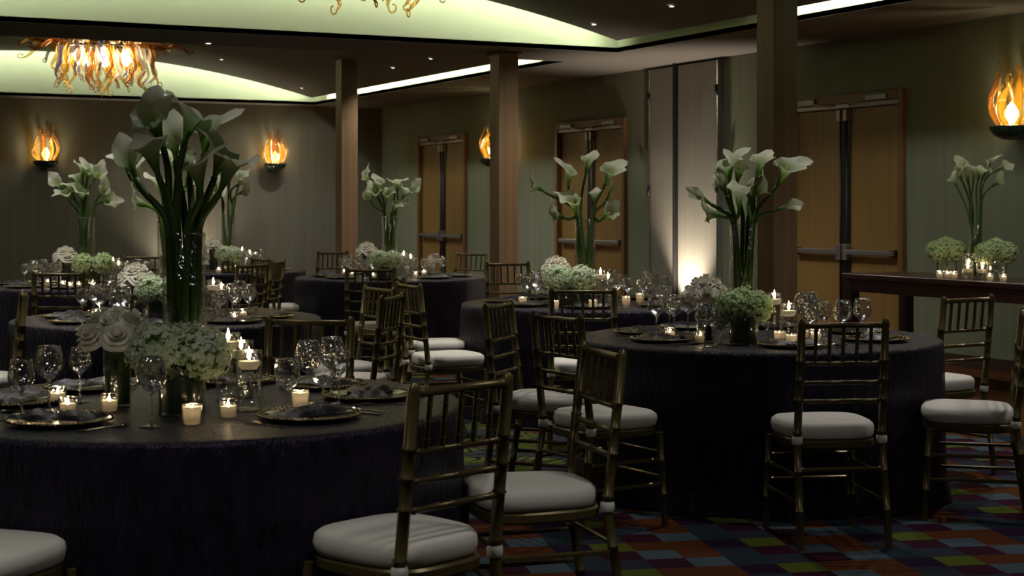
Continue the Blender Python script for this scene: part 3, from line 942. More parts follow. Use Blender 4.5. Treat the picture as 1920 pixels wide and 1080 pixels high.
# ------------------------------------------------------------------ flowers
def hydrangea_mesh(mat, seed, n=420):
    r_ = random.Random(seed); g = G()
    for k in range(n):
        y = 1 - 1.94 * (k + .5) / n
        rad = math.sqrt(max(0, 1 - y * y)); a = k * 2.39996
        nrm = Vector((rad * math.cos(a), rad * math.sin(a), y))
        nrm = (nrm + Vector([r_.uniform(-.22, .22) for _ in range(3)])).normalized()
        c = Vector((nrm.x * .088, nrm.y * .088, nrm.z * .082)) * r_.uniform(.84, 1.10)
        t = nrm.orthogonal().normalized(); b_ = nrm.cross(t)
        ro = r_.uniform(0, PI)
        for q in range(4):
            an = ro + q * PI / 2
            dr = t * math.cos(an) + b_ * math.sin(an); pr = nrm.cross(dr)
            s = .0118 * r_.uniform(.8, 1.2)
            up = nrm * s * r_.uniform(-.3, .8)
            g.add([c, c + dr * s * .55 + pr * s * .48 + up * .4, c + dr * s * 1.05 + up, c + dr * s * .55 - pr * s * .48 + up * .4], [(0, 1, 2, 3)])
    return g.mesh('florets', mat, False)
def hyd_core(mat):
    return G().lathe([(.0005, -.055), (.05, -.040), (.073, -.005), (.070, .025), (.045, .052), (.0005, .062)], 14).mesh('heart', mat)
HYD = {'w': [[('florets', hydrangea_mesh('hyd_white', s), [], 'stuff'), ('heart', hyd_core('hyd_core')),
              ('stem', G().tube([(0, 0, -.20), (0, 0, -.05)], .005, 6).mesh('stem', 'leafstem'))] for s in (1, 2)],
       'g': [[('florets', hydrangea_mesh('hyd_green', s), [], 'stuff'), ('heart', hyd_core('hyd_core')),
              ('stem', G().tube([(0, 0, -.20), (0, 0, -.05)], .005, 6).mesh('stem', 'leafstem'))] for s in (3, 4)]}

def rose_kit(seed):
    r_ = random.Random(seed); kit = []
    rows = [(3, .014, .036, .25), (4, .024, .038, .5), (5, .034, .036, .85), (6, .043, .032, 1.25)]
    off = 0
    for ring, (n, rad, h, open_) in enumerate(rows):
        for k in range(n):
            a0 = off + 2 * PI * k / n; span = 2 * PI / n * .74
            vs, fs = [], []
            nu, nv = 5, 4
            hh = h * r_.uniform(.92, 1.08)
            for j in range(nv + 1):
                t = j / nv
                for i in range(nu + 1):
                    u = i / nu * 2 - 1
                    a = a0 + u * span
                    rr = rad * (.30 + .70 * math.sin(min(1, t * 1.1) * PI / 2) ** .8) + open_ * .010 * max(0, t - .6) / .4 * (1 + .3 * math.sin(3 * u + seed))
                    z = -.012 - .006 * ring + hh * t * (1 - .18 * u * u) * (1.12 - .12 * ring) - open_ * .012 * max(0, t - .75) / .25
                    vs.append((rr * math.cos(a), rr * math.sin(a), z))
            for j in range(nv):
                for i in range(nu):
                    q = j * (nu + 1) + i
                    fs.append((q, q + 1, q + nu + 2, q + nu + 1))
            kit.append(('petal', G().add(vs, fs).mesh('petal', 'rose')))
        off += .6
    kit.append(('bud', G().lathe([(.004, -.012), (.012, 0), (.011, .014), (.005, .022), (.001, .023)], 10).mesh('bud', 'rose')))
    kit.append(('stem', G().tube([(0, 0, -.17), (0, 0, -.012)], .0035, 5).mesh('stem', 'leafstem')))
    return kit
ROSES = [rose_kit(k) for k in range(2)]

def spathe_mesh(seed, Ls=.15, wide=1.0, curl=1.0):
    r_ = random.Random(seed)
    na, nt = 14, 26
    vs, fs = [], []
    w1, w2 = r_.uniform(0, 6), r_.uniform(0, 6)
    for i in range(na + 1):
        a = i / na
        for k in range(nt + 1):
            th = -PI * 1.06 + 2 * PI * 1.06 * k / nt
            tip = ((1 + math.cos(th)) / 2) ** 1.3
            low = .55 + .45 * tip
            h = Ls * a * low
            rr = .0075 + .030 * wide * a ** 1.35 + wide * (.014 + .012 * tip) * max(0, a - .70) / .30 * (1 + .38 * math.sin(5 * th + w1))
            rr *= 1 + .05 * k / nt
            # the pointed tip curls outwards and down, the rim rolls
            sharp = math.exp(-(th / .30) ** 2)
            rr += curl * .021 * sharp * max(0, a - .7) / .3
            h += sharp * .022 * max(0, a - .72) / .28 * (1 - .5 * curl) - .010 * wide * (max(0, a - .8) / .2) ** 2 * (1 + .9 * math.sin(4 * th + w2))
            vs.append((rr * math.cos(th), rr * math.sin(th), h))
    for i in range(na):
        for k in range(nt):
            q = i * (nt + 1) + k
            fs.append((q, q + 1, q + nt + 2, q + nt + 1))
    return G().add(vs, fs).mesh('spathe', 'spathe')
SPATHES = [spathe_mesh(1, .150, 1.0, 1.0), spathe_mesh(2, .155, .85, .6), spathe_mesh(3, .145, 1.15, 1.2), spathe_mesh(4, .160, .55, .4)]
SPADIX = G().lathe([(.003, .02), (.0055, .035), (.0055, .07), (.003, .082), (.0005, .085)], 8).mesh('spadix', 'spadix')

def bez(p0, p1, p2, p3, n):
    out = []
    for i in range(n + 1):
        t = i / n; s = 1 - t
        out.append(p0 * s ** 3 + p1 * 3 * s * s * t + p2 * 3 * s * t * t + p3 * t ** 3)
    return out

def calla(vase, vh, base, axis, label, group, scale=1.0, variant=0, spin=0.0, srad=.0085, seed=0, vr=.072):
    """one lily: its foot inside the vase at `vase`, its bloom starting at `base` and pointing along `axis`"""
    r_ = random.Random(seed)
    axis = Vector(axis).normalized()
    out = Vector((base.x - vase.x, base.y - vase.y, 0))
    od = out.normalized() if out.length > 1e-4 else Vector((1, 0, 0))
    room = (vr - .004 - srad * 1.1) / vr              # stems pack the whole glass
    k_ = seed % 100
    fa, fr = k_ * 2.39996, room * math.sqrt((k_ % 10 + .6) / 10.5)
    foot = vase + Vector((math.cos(fa), math.sin(fa), 0)) * vr * fr + Vector((0, 0, .013))
    side = Vector((-od.y, od.x, 0)) * r_.uniform(-.5, .5)
    nk = od * min(.80, .25 + out.length / (vr * 2.4)) + side
    if nk.length > room * .97: nk = nk.normalized() * room * .97
    neck = vase + nk * vr + Vector((0, 0, vh))
    up = (neck - foot).normalized()
    pts = bez(foot, foot + up * .15, neck - up * .15, neck, 5)[:-1]
    ln = (base - neck).length
    pts += bez(neck, neck + up * ln * .42, base - axis * ln * .40, base, 10)
    root = empty('calla_lily', foot)
    rel = [p - foot for p in pts]
    n = len(rel)
    rad = [srad * (1.05 - .25 * i / (n - 1)) for i in range(n)]
    link('stem', G().tube(rel, rad, 7).mesh('stem', 'stem'), root)
    q = axis.to_track_quat('Z', 'Y')
    from_m = q.to_matrix().to_4x4() @ Matrix.Rotation(spin, 4, 'Z')
    b = link('spathe', SPATHES[variant], root)
    b.matrix_local = Matrix.Translation(base - foot) @ from_m @ Matrix.Diagonal((scale, scale, scale, 1))
    link('spadix', SPADIX, b)
    return tag(root, label, 'flower', group)

def px_calla(vase_px, vase_d, base_px, tip_px, dd, label, group, scale, variant, seed, vh=.58, lean=0.0, spin=None, srad=.0085):
    """bloom from pixel base to pixel tip, standing dd metres behind (+) or before (-) the vase axis"""
    vz = TZ
    v = W(vase_px, vase_d, vz)
    d = vase_d + dd
    b = W(base_px[0], d, zat(base_px[1], d))
    t = W(tip_px[0], d + lean, zat(tip_px[1], d + lean))
    return calla(v, vh, b, t - b, label, group, scale, variant, spin if spin is not None else seed * 1.7, srad, seed)

# ---- front left table
g1 = 'calla lilies of the front left table'
L1 = [((347, 265), (370, 165), -.03, 1.15, 2, 'topmost calla lily of the big front bouquet, tip curling right'),
      ((303, 268), (275, 188), .00, 1.2, 2, 'big calla lily flaring to the upper left in the front bouquet'),
      ((383, 290), (402, 195), .02, 1.15, 0, 'big calla lily flaring to the upper right in the front bouquet'),
      ((297, 330), (268, 245), -.06, 1.15, 0, 'calla lily at mid left of the front bouquet, opening upward'),
      ((255, 335), (228, 268), .02, .95, 1, 'outermost left calla lily of the front bouquet'),
      ((402, 332), (424, 255), .00, 1.15, 2, 'calla lily at mid right of the front bouquet'),
      ((412, 360), (450, 285), -.06, 1.05, 1, 'lowest right calla lily of the front bouquet, leaning out'),
      ((376, 360), (372, 285), -.08, 1.15, 0, 'lowest central calla lily of the front bouquet'),
      ((330, 300), (322, 225), .08, 1.0, 1, 'rear calla lily half hidden in the front bouquet'),
      ((355, 330), (350, 260), .10, .9, 3, 'narrow rear calla bud in the middle of the front bouquet')]
for k, (b, t, dd, s, va, lab) in enumerate(L1):
    px_calla(345, 5.37, b, t, dd, lab, g1, s, va, 100 + k, lean=-.05 if k % 2 else .04, srad=.0145)
place('flower_vase', CALLAVASE, W(345, 5.37, TZ), 0, 'tall clear glass cylinder packed with lily stems on the front left table', 'vase', 'tall lily vases')

# ---- right-hand table
g2 = 'calla lilies of the right-hand table'
def z8(x, y): return (1260 + x / 2.7, 260 + y / 2.7)
L2 = [(z8(290, 225), z8(285, 60), 0, 1.15, 2, 'tallest calla lily of the right-hand bouquet, open to the left'),
      (z8(330, 225), z8(340, 90), .04, 1.0, 0, 'green backed calla lily beside the tallest right-hand one'),
      (z8(430, 195), z8(455, 95), -.02, 1.0, 0, 'calla lily in the upper middle of the right-hand bouquet'),
      (z8(540, 225), z8(630, 75), 0, 1.15, 2, 'wide open calla lily at the upper right of the right-hand bouquet'),
      (z8(265, 395), z8(165, 365), -.08, 1.0, 0, 'drooping pale calla lily at lower left of the right-hand bouquet'),
      (z8(195, 330), z8(90, 258), .02, .85, 3, 'slim calla bud reaching far left in the right-hand bouquet'),
      (z8(340, 365), z8(335, 235), -.06, 1.0, 1, 'calla lily low in the middle of the right-hand bouquet'),
      (z8(395, 320), z8(390, 205), .06, .9, 1, 'rear calla lily behind the middle of the right-hand bouquet'),
      (z8(405, 300), z8(500, 200), .0, 1.0, 0, 'calla lily bending right below the open one on the right-hand table'),
      (z8(520, 365), z8(670, 315), -.03, .9, 3, 'slim calla lily reaching far right in the right-hand bouquet'),
      (z8(275, 290), z8(235, 160), .06, .85, 3, 'narrow green calla bud left of the tallest right-hand lily'),
      (z8(265, 265), z8(225, 215), .10, .75, 1, 'small calla lily tucked behind the upper left of the right-hand bouquet')]
for k, (b, t, dd, s, va, lab) in enumerate(L2):
    px_calla(1394, 8.1, b, t, dd, lab, g2, s * 1.05, va, 200 + k, lean=-.05 if k % 2 else -.02, srad=.0120)
place('flower_vase', CALLAVASE, W(1394, 8.1, TZ), 0, 'tall clear glass cylinder of lily stems on the right-hand table', 'vase', 'tall lily vases')

# ---- middle table
g3 = 'calla lilies of the middle table'
def z4(x, y): return (860 + x / 2.7, 240 + y / 2.7)
L3 = [(z4(430, 320), z4(370, 280), 0, .95, 0, 'calla lily reaching far left in the middle table bouquet'),
      (z4(555, 290), z4(560, 180), 0, 1.1, 0, 'calla lily at upper left of the middle table bouquet'),
      (z4(643, 235), z4(668, 125), .02, 1.1, 1, 'tallest upright calla lily of the middle table bouquet'),
      (z4(745, 280), z4(790, 180), 0, 1.15, 2, 'calla lily at upper right of the middle table bouquet'),
      (z4(545, 460), z4(470, 425), -.05, .95, 0, 'lowest left calla lily of the middle table bouquet'),
      (z4(592, 430), z4(565, 345), -.05, 1.1, 2, 'broad calla lily in the centre of the middle table bouquet'),
      (z4(690, 395), z4(690, 320), .03, .9, 1, 'calla lily just right of centre in the middle table bouquet'),
      (z4(718, 470), z4(800, 395), -.02, 1.0, 0, 'lowest right calla lily of the middle table bouquet'),
      (z4(755, 350), z4(772, 290), .06, .8, 3, 'slim calla bud behind the right side of the middle table bouquet')]
for k, (b, t, dd, s, va, lab) in enumerate(L3):
    px_calla(1097, 10.95, b, t, dd, lab, g3, s * 1.1, va, 300 + k, lean=-.04, srad=.0125)
place('flower_vase', CALLAVASE, W(1097, 10.95, TZ), 0, 'tall clear glass cylinder of lily stems on the middle table', 'vase', 'tall lily vases')

# ---- far table between columns
def z5(x, y): return (560 + x / 2.7, 300 + y / 2.7)
L4 = [((365, 120), (335, 72)), ((420, 160), (400, 75)), ((490, 155), (512, 70)), ((440, 215), (458, 140)), ((375, 225), (348, 175)),
      ((525, 195), (545, 145)), ((475, 260), (505, 220)), ((550, 170), (600, 128)), ((400, 190), (390, 160)), ((500, 170), (490, 95))]
rk = ranks([t[0] for b, t in L4])
for k, (b, t) in enumerate(L4):
    px_calla(731, 15.0, z5(*b), z5(*t), rng.uniform(-.06, .06), rk[k] + ' white calla lily in the far table between columns',
             'calla lilies of the far table between columns', 1.1, k % 3, 400 + k, lean=-.04, srad=.0118)
place('flower_vase', CALLAVASE, W(731, 15.0, TZ), 0, 'tall glass cylinder of lily stems on the far table between columns', 'vase', 'tall lily vases')

# ---- second table: only some blooms show behind the front bouquet
L5 = [((282, 388), (238, 368)), ((330, 325), (316, 272)), ((240, 325), (222, 280)), ((262, 345), (250, 300)), ((352, 330), (365, 270)),
      ((305, 370), (290, 320)), ((330, 380), (345, 330)), ((395, 380), (420, 335))]
rk = ranks([t[0] for b, t in L5])
for k, (b, t) in enumerate(L5):
    px_calla(318, 9.45, b, t, rng.uniform(-.05, .05), rk[k] + ' white calla lily in the second bouquet behind the front one',
             'calla lilies of the second table', 1.05, (0, 1, 2, 0)[k % 4], 500 + k, lean=-.03, srad=.0118)
place('flower_vase', CALLAVASE, W(318, 9.45, TZ), 0, 'tall glass cylinder behind the front bouquet on the second table', 'vase', 'tall lily vases')

# ---- far left table
def z9(x, y): return (40 + x / 3, 280 + y / 3)
L6 = [((370, 175), (385, 60)), ((345, 165), (340, 80)), ((325, 205), (310, 135)), ((400, 180), (455, 110)), ((240, 230), (200, 185)), ((270, 290), (250, 255)),
      ((440, 300), (535, 275)), ((430, 270), (470, 215)), ((340, 290), (335, 215)), ((290, 250), (275, 205))]
rk = ranks([t[0] for b, t in L6])
for k, (b, t) in enumerate(L6):
    px_calla(162, 13.4, z9(*b), z9(*t), rng.uniform(-.06, .06), rk[k] + ' white calla lily in the far left table bouquet',
             'calla lilies of the far left table', 1.15, k % 3, 600 + k, lean=-.05, srad=.0120)
place('flower_vase', CALLAVASE, W(162, 13.4, TZ), 0, 'tall glass cylinder of lily stems on the far left table', 'vase', 'tall lily vases')

# ---- rearmost table
L7 = [((412, 355), (404, 330)), ((440, 350), (462, 338)), ((430, 345), (432, 320)), ((445, 365), (470, 352)), ((415, 370), (400, 350)), ((425, 335), (418, 310)), ((448, 345), (455, 322))]
rk = ranks([t[0] for b, t in L7])
for k, (b, t) in enumerate(L7):
    px_calla(428, 16.5, b, t, rng.uniform(-.06, .06), rk[k] + ' white calla lily in the rearmost table bouquet',
             'calla lilies of the rearmost table', 1.1, k % 3, 700 + k, lean=-.05, srad=.0118)
place('flower_vase', CALLAVASE, W(428, 16.5, TZ), 0, 'tall glass cylinder of lily stems on the rearmost table', 'vase', 'tall lily vases')

# ------------------------------------------------------------------ low flowers
def roses_at(p, spread, n, sc_, tname, label_vase):
    place('flower_vase', ROSEVASE, p, 0, label_vase, 'vase', 'slim rose vases')
    for k in range(n):
        if k == 0: a, rr, up = 0, 0, .062
        elif k < 6: a, rr, up = k * 2 * PI / 5 + .3, spread * .62, .044
        else: a, rr, up = (k - 6) * 2 * PI / max(1, n - 6), spread * 1.12, .004
        c = p + Vector((rr * math.cos(a), rr * math.sin(a), .25 + up))
        cd = math.degrees(math.atan2(SY * math.cos(a) + CY * math.sin(a), CY * math.cos(a) - SY * math.sin(a))) % 360
        side = ('right', 'back right', 'back', 'back left', 'left', 'front left', 'front', 'front right')[round(cd / 45) % 8]
        which = 'topmost' if k == 0 else ('upper ' if k < 6 else 'lower ') + side
        o = place('rose', ROSES[k % 2], c, k * 1.1, which + ' ivory rose in the slim vase on the ' + tname, 'flower', 'ivory roses of the ' + tname, sc_)
        tilt = Vector((math.cos(a) * rr, math.sin(a) * rr, .085)).to_track_quat('Z', 'Y')
        o.rotation_mode = 'QUATERNION'
        o.rotation_quaternion = tilt
def hyd_at(p, heads, kind, tname, label_vase):
    place('flower_vase', HYDVASE, p, 0, label_vase, 'vase', 'low hydrangea vases')
    for k, (dx, dz, dd, s) in enumerate(heads):
        r_ = Vector((CY * dx + SY * dd, -SY * dx + CY * dd, dz))
        side = ('left', 'right', 'rear', 'front')[k]
        place('hydrangea', HYD[kind][k % 2], p + r_, k * 1.3, '%s %s hydrangea head over the low vase on the %s' % ({'left': 'left', 'right': 'right', 'rear': 'rear', 'front': 'front'}[side], 'lime tinted' if kind == 'g' else 'white', tname),
              'flower', 'hydrangea heads', s)

H2 = [(-.045, .195, .0, .95), (.045, .19, .02, .95)]
roses_at(on_top(220, 763), .095, 13, 1.05, TNAME['T1'], 'slim glass vase of ivory roses on the front left table')
hyd_at(on_top(343, 778), [(-.072, .20, .0, 1.15), (.055, .195, .01, 1.05), (-.005, .215, .08, .9)], 'w', TNAME['T1'], 'low glass cylinder under white hydrangeas on the front left table')
roses_at(on_top(1324, 642), .08, 12, 1.0, TNAME['T2'], 'slim glass vase of ivory roses on the right-hand table')
hyd_at(on_top(1394, 646), [(-.06, .185, .0, .90), (.06, .18, .01, .92), (.0, .205, .05, .8)], 'g', TNAME['T2'], 'low glass cylinder under lime hydrangeas on the right-hand table')
roses_at(on_top(1043, 573), .07, 10, 1.1, TNAME['T3'], 'slim glass vase of ivory roses on the middle table')
hyd_at(on_top(1066, 577), [(-.075, .20, .0, 1.0), (.085, .195, .0, 1.0)], 'w', TNAME['T3'], 'low glass cylinder under white hydrangeas on the middle table')
roses_at(on_top(688, 520), .07, 10, 1.1, TNAME['T4'], 'slim glass vase of ivory roses on the far table between columns')
hyd_at(on_top(723, 525), [(-.055, .185, .0, 1.0), (.065, .18, .0, 1.0)], 'w', TNAME['T4'], 'low glass cylinder under white hydrangeas on the far table between columns')
roses_at(on_top(255, 598), .07, 10, 1.1, TNAME['T5'], 'slim glass vase of ivory roses on the second table')
hyd_at(on_top(298, 607), [(-.045, .195, .0, 1.0), (.07, .185, .0, 1.0)], 'w', TNAME['T5'], 'low glass cylinder under white hydrangeas on the second table')
roses_at(on_top(123, 536), .07, 10, 1.1, TNAME['T6'], 'slim glass vase of ivory roses on the far left table')
hyd_at(on_top(174, 539), [(-.075, .195, .0, 1.0), (.085, .20, .0, 1.0)], 'g', TNAME['T6'], 'low glass cylinder under hydrangeas on the far left table')
roses_at(on_top(400, 508), .06, 8, 1.0, TNAME['T7'], 'slim glass vase of ivory roses on the rearmost table')
hyd_at(on_top(428, 511), [(-.04, .185, .0, 1.0), (.05, .18, .0, 1.0)], 'w', TNAME['T7'], 'low glass cylinder under white hydrangeas on the rearmost table')

# ------------------------------------------------------------------ candles
def floating(p, tall, tname, extra, group):
    h = .190 if tall else .150
    place('candle_cylinder', FLOATVASE_TALL if tall else FLOATVASE, p, 0, 'glass cylinder of water %s on the %s' % (extra, tname), 'vase', 'glass cylinders for floating candles')
    c = place('floating_candle', FLOATING, p + Vector((0, 0, h + .004)), 0, 'lit candle floating in the cylinder %s on the %s' % (extra, tname), 'candle', 'floating candles')
    flame_light(c, .045, FLAME_W * 1.6)
def votive(p, tname, label, full=False, lit=True):
    c = place('votive_candle', FULLVOTIVE if full else VOTIVE, p, rng.uniform(0, 6), label, 'candle', 'votive candles')
    flame_light(c, .050 if full else .046, FLAME_W * (1.6 if full else .8))

t = TNAME['T1']
floating(on_top(467, 771), False, t, 'nearest to us', g1)
floating(on_top(428, 752), True, t, 'just behind the nearest one', g1)
floating(on_top(452, 745), False, t, 'farthest back of the three', g1)
for px, py, lab, full in ((360, 797, 'full white votive candle standing before the hydrangeas on the front table', True),
                          (563, 768, 'pinkish votive candle between wine glasses right of the front centrepiece', True),
                          (428, 783, 'small tea light in glass before the floating candles on the front table', False),
                          (127, 778, 'small tea light between the left glasses of the front table, nearer', False),
                          (108, 757, 'small tea light between the left glasses of the front table, farther', False),
                          (205, 772, 'small tea light at the foot of the rose vase on the front table', False)):
    votive(on_top(px, py), t, lab, full)
t = TNAME['T2']
floating(on_top(1479, 646), False, t, 'nearest to us', g2)
floating(on_top(1452, 637), True, t, 'just behind the nearest one', g2)
for px, py, lab, full in ((1256, 636, 'tea light between the two left glasses of the right-hand table', False),
                          (1313, 643, 'tea light at the foot of the rose vase on the right-hand table', False),
                          (1462, 645, 'bright white votive at the left foot of the right-hand floating candle', True),
                          (1484, 651, 'bright white votive at the right foot of the right-hand floating candle', True),
                          (1507, 634, 'tea light just right of the floating candles on the right-hand table', False),
                          (1530, 640, 'tea light behind the chair back on the right-hand table', False)):
    votive(on_top(px, py), t, lab, full)
FAR_C = {'T3': ([(1126, 571), (1140, 567)], [(1174, 573), (1112, 580), (1040, 581), (980, 574), (1200, 567)]),
         'T4': ([(757, 520), (770, 517)], [(700, 523), (740, 527), (779, 521), (795, 517), (660, 519), (645, 516)]),
         'T5': ([(400, 600), (415, 594)], [(360, 606), (230, 604), (180, 598), (440, 604), (455, 597)]),
         'T6': ([(212, 538), (222, 534)], [(118, 540), (131, 543), (148, 541), (173, 541), (228, 541), (90, 536)]),
         'T7': ([(454, 508), (468, 506)], [(446, 512), (410, 512), (480, 508), (395, 508)])}
for k, (fl, vo) in FAR_C.items():
    for i, (px, py) in enumerate(fl):
        floating(on_top(px, py), i == 0, TNAME[k], 'nearer the lilies' if i == 0 else 'farther right', k)
    rk = ranks([v[0] for v in vo])
    for i, (px, py) in enumerate(vo):
        votive(on_top(px, py), TNAME[k], rk[i] + ' small tea light among the glasses of the ' + TNAME[k], px % 2 == 0 and k in ('T3',))

# ------------------------------------------------------------------ place settings
def glass(p, kit, label, group, name='wine_glass'):
    place(name, kit, p, rng.uniform(0, 6), label, 'glass', group)

def setting(k, ang, who, manual=False, cutlery=True, r=.60):
    T = TB[k] + Vector((0, 0, TZ))
    dr = cam_dir(ang)
    rz = math.atan2(dr.y, dr.x) + PI / 2          # local -y points to the guest
    side = Vector((math.cos(rz), math.sin(rz), 0))  # guest's right hand
    p = T + dr * r
    tn = TNAME[k]
    place('charger_plate', CHARGER, p, rz, 'charger plate with gilt beaded rim ' + who, 'plate', 'beaded charger plates')
    place('napkin', [('napkin', NAPKINS[rng.randrange(3)])], p + Vector((0, 0, .0185)), rz + rng.uniform(-.5, .5), 'plum napkin on the charger ' + who, 'napkin', 'dark plum napkins')
    if cutlery:
        for nm, kit, off, back in (('knife', KNIFE, .195, .0), ('spoon', SPOON, .225, .0), ('fork', FORK, -.195, .0)):
            place(nm, kit, p + side * off + Vector((0, 0, .0005)), rz + PI / 2, 'silver %s laid beside the charger %s' % (nm, who), 'cutlery', 'silver ' + nm + 's')
    if not manual:
        q = T + dr * .40 + side * .16
        gr = 'stem glasses of the ' + tn
        far = k in ('T4', 'T6', 'T7')
        glass(q, GL_RED, 'tall wine glass ' + who, gr)
        glass(q + side * .085 + dr * .05, GL_WHITE, 'slim wine glass ' + who, gr)
        glass(q - side * .09 - dr * .01, GL_WATER, 'round water goblet ' + who, gr)

for ang, who, man in ((-121, 'at the left front of the front table', True), (-42, 'at the right front of the front table', True),
                      (12, 'at the right rear of the front table', True), (50, 'at the back right of the front table', True),
                      (88, 'behind the candles of the front table', False), (140, 'at the back left of the front table', True),
                      (184, 'at the left edge of the front table', True)):
    setting('T1', ang, who, man)
for ang, who, man in ((-151, 'at the left front of the right-hand table', True), (164, 'at the left rear of the right-hand table', True),
                      (-84, 'nearest us on the right-hand table', True), (-28, 'at the right front of the right-hand table', True),
                      (22, 'at the right rear of the right-hand table', False), (75, 'at the back of the right-hand table', False),
                      (120, 'at the back left of the right-hand table', False)):
    setting('T2', ang, who, man)
for k, angs in (('T3', (-140, -95, -45, 0, 45, 90, 135, 178)), ('T4', (-135, -90, -45, 0, 60, 120, 180)), ('T5', (-135, -90, -40, 0, 40, 90, 135, 180)),
                ('T6', (-130, -90, -45, 0, 45, 90, 140, 180)), ('T7', (-120, -60, 0, 60, 120, 180))):
    for i, a in enumerate(angs):
        big = k in ('T3', 'T5')
        pos = {0: 'right', 1: 'back right', 2: 'back', 3: 'back left', 4: 'left', -4: 'left', -3: 'front left', -2: 'front', -1: 'front right'}[round(a / 45)]
        setting(k, a, 'at the %s of the %s' % (pos, TNAME[k]), False, big)

g_ = 'stem glasses of the front left table'
for px, py, kit, lab in ((40, 778, GL_WATER, 'leftmost stem glass on the front table, beside the edge'),
                         (92, 771, GL_RED, 'second stem glass from the left on the front table'),
                         (150, 755, GL_WHITE, 'third stem glass from the left, before the rose vase'),
                         (285, 801, GL_RED, 'large wine glass standing alone before the front hydrangeas'),
                         (538, 776, GL_WATER, 'leftmost glass of the cluster right of the front candles'),
                         (578, 757, GL_RED, 'tall glass second in the cluster right of the front candles'),
                         (606, 768, GL_WATER, 'middle glass of the cluster right of the front candles'),
                         (622, 748, GL_RED, 'tall rear glass of the cluster right of the front candles'),
                         (636, 757, GL_WHITE, 'rightmost glass of the cluster right of the front candles')):
    glass(on_top(px, py), kit, lab, g_)
g_ = 'stem glasses of the right-hand table'
for px, py, kit, lab in ((1231, 631, GL_RED, 'left one of the glass pair at the left of the right-hand table'),
                         (1264, 630, GL_RED, 'right one of the glass pair at the left of the right-hand table'),
                         (1322, 654, GL_RED, 'left glass of the trio before the right-hand rose vase'),
                         (1336, 650, GL_WHITE, 'middle glass of the trio before the right-hand rose vase'),
                         (1352, 645, GL_WATER, 'right glass of the trio before the right-hand rose vase'),
                         (1505, 628, GL_RED, 'left rear glass behind the front chair of the right-hand table'),
                         (1520, 640, GL_WATER, 'left front glass behind the front chair of the right-hand table'),
                         (1545, 636, GL_WHITE, 'small glass between larger ones behind the front chair'),
                         (1580, 646, GL_RED, 'round bowled glass above the top rail of the right-hand front chair'),
                         (1617, 640, GL_RED, 'rightmost glass above the top rail of the right-hand front chair')):
    glass(on_top(px, py), kit, lab, g_)

# ------------------------------------------------------------------ console by the right wall
cx0, cx1, cy0, cy1, cz = 8.38, 9.05, 8.15, 10.60, .87
cn = empty('console_table', ((cx0 + cx1) / 2, (cy0 + cy1) / 2, 0))
hx, hy = (cx1 - cx0) / 2, (cy1 - cy0) / 2
link('top', G().bbox((-hx - .02, -hy - .02, cz - .045), (hx + .02, hy + .02, cz), .005).mesh('top', 'mahogany', False), cn)
for s in (-1, 1):
    link('apron', G().bbox((s * (hx - .02) - .012, -hy + .09, cz - .150), (s * (hx - .02) + .012, hy - .09, cz - .046), .003).mesh('apron', 'mahogany', False), cn)
    link('apron', G().bbox((-hx + .09, s * (hy - .02) - .012, cz - .150), (hx - .09, s * (hy - .02) + .012, cz - .046), .003).mesh('apron', 'mahogany', False), cn)
    for q in (-1, 1):
        link('leg', G().bbox((s * (hx - .045) - .045, q * (hy - .045) - .045, 0), (s * (hx - .045) + .045, q * (hy - .045) + .045, cz - .046), .004).mesh('leg', 'mahogany', False), cn)
tag(cn, 'dark mahogany console table standing before the right wall', 'table')
def on_console(px, back=.30):
    """point on the console top at image column px, `back` metres behind its front edge"""
    X = cx0 + back
    r_ = (px - 960) / F
    # ray (CY r + SY, -SY r + CY) * d
    d = X / (CY * r_ + SY)
    return W(px, d, cz)
CONS_VASE = cyl_vase_kit(.058, .42, 0)
vp = on_console(1830, .36)
place('flower_vase', CONS_VASE, vp, 0, 'glass cylinder of lily stems on the console by the right wall', 'vase', 'tall lily vases')
dv = (vp - Vector((0, 0, EYE))).dot(Vector((SY, CY, 0)))
def z2(x, y): return (1480 + x / 2.348, 100 + y / 2.348)
LC = (((740, 590), (695, 500)), ((760, 560), (735, 505)), ((790, 575), (775, 490)), ((810, 560), (815, 490)), ((830, 560), (845, 500)),
                             ((870, 510), (920, 430)), ((905, 520), (985, 480)), ((885, 590), (945, 545)), ((860, 560), (895, 470)), ((775, 530), (760, 480)))
rk = ranks([t[0] for b, t in LC])
for k, (b, t_) in enumerate(LC):
    bb, tt = z2(*b), z2(*t_)
    d = dv + rng.uniform(-.08, .08)
    B = W(bb[0], d, zat(bb[1], d)); T_ = W(tt[0], d - .04, zat(tt[1], d - .04))
    calla(vp, .42, B, T_ - B, rk[k] + ' greenish calla lily in the bouquet on the console', 'calla lilies of the console', .95, (1, 0, 3)[k % 3], k, .008, 800 + k, .058)
for k, (px, nm) in enumerate(((1775, 'left'), (1868, 'right'))):
    p = on_console(px, .28)
    place('flower_vase', CLEARVASE, p, 0, 'small glass vase of hydrangeas at the %s of the console' % nm, 'vase', 'low hydrangea vases')
    for j, (dx, dz, s) in enumerate(((-.075, .20, 1.0), (.075, .20, 1.0), (0, .235, .95))):
        off = Vector((CY * dx, -SY * dx, dz))
        place('hydrangea', HYD['g'][j % 2], p + off, j, '%s green hydrangea head of the %s vase on the console' % (('left', 'right', 'top')[j], nm), 'flower', 'hydrangea heads', s)
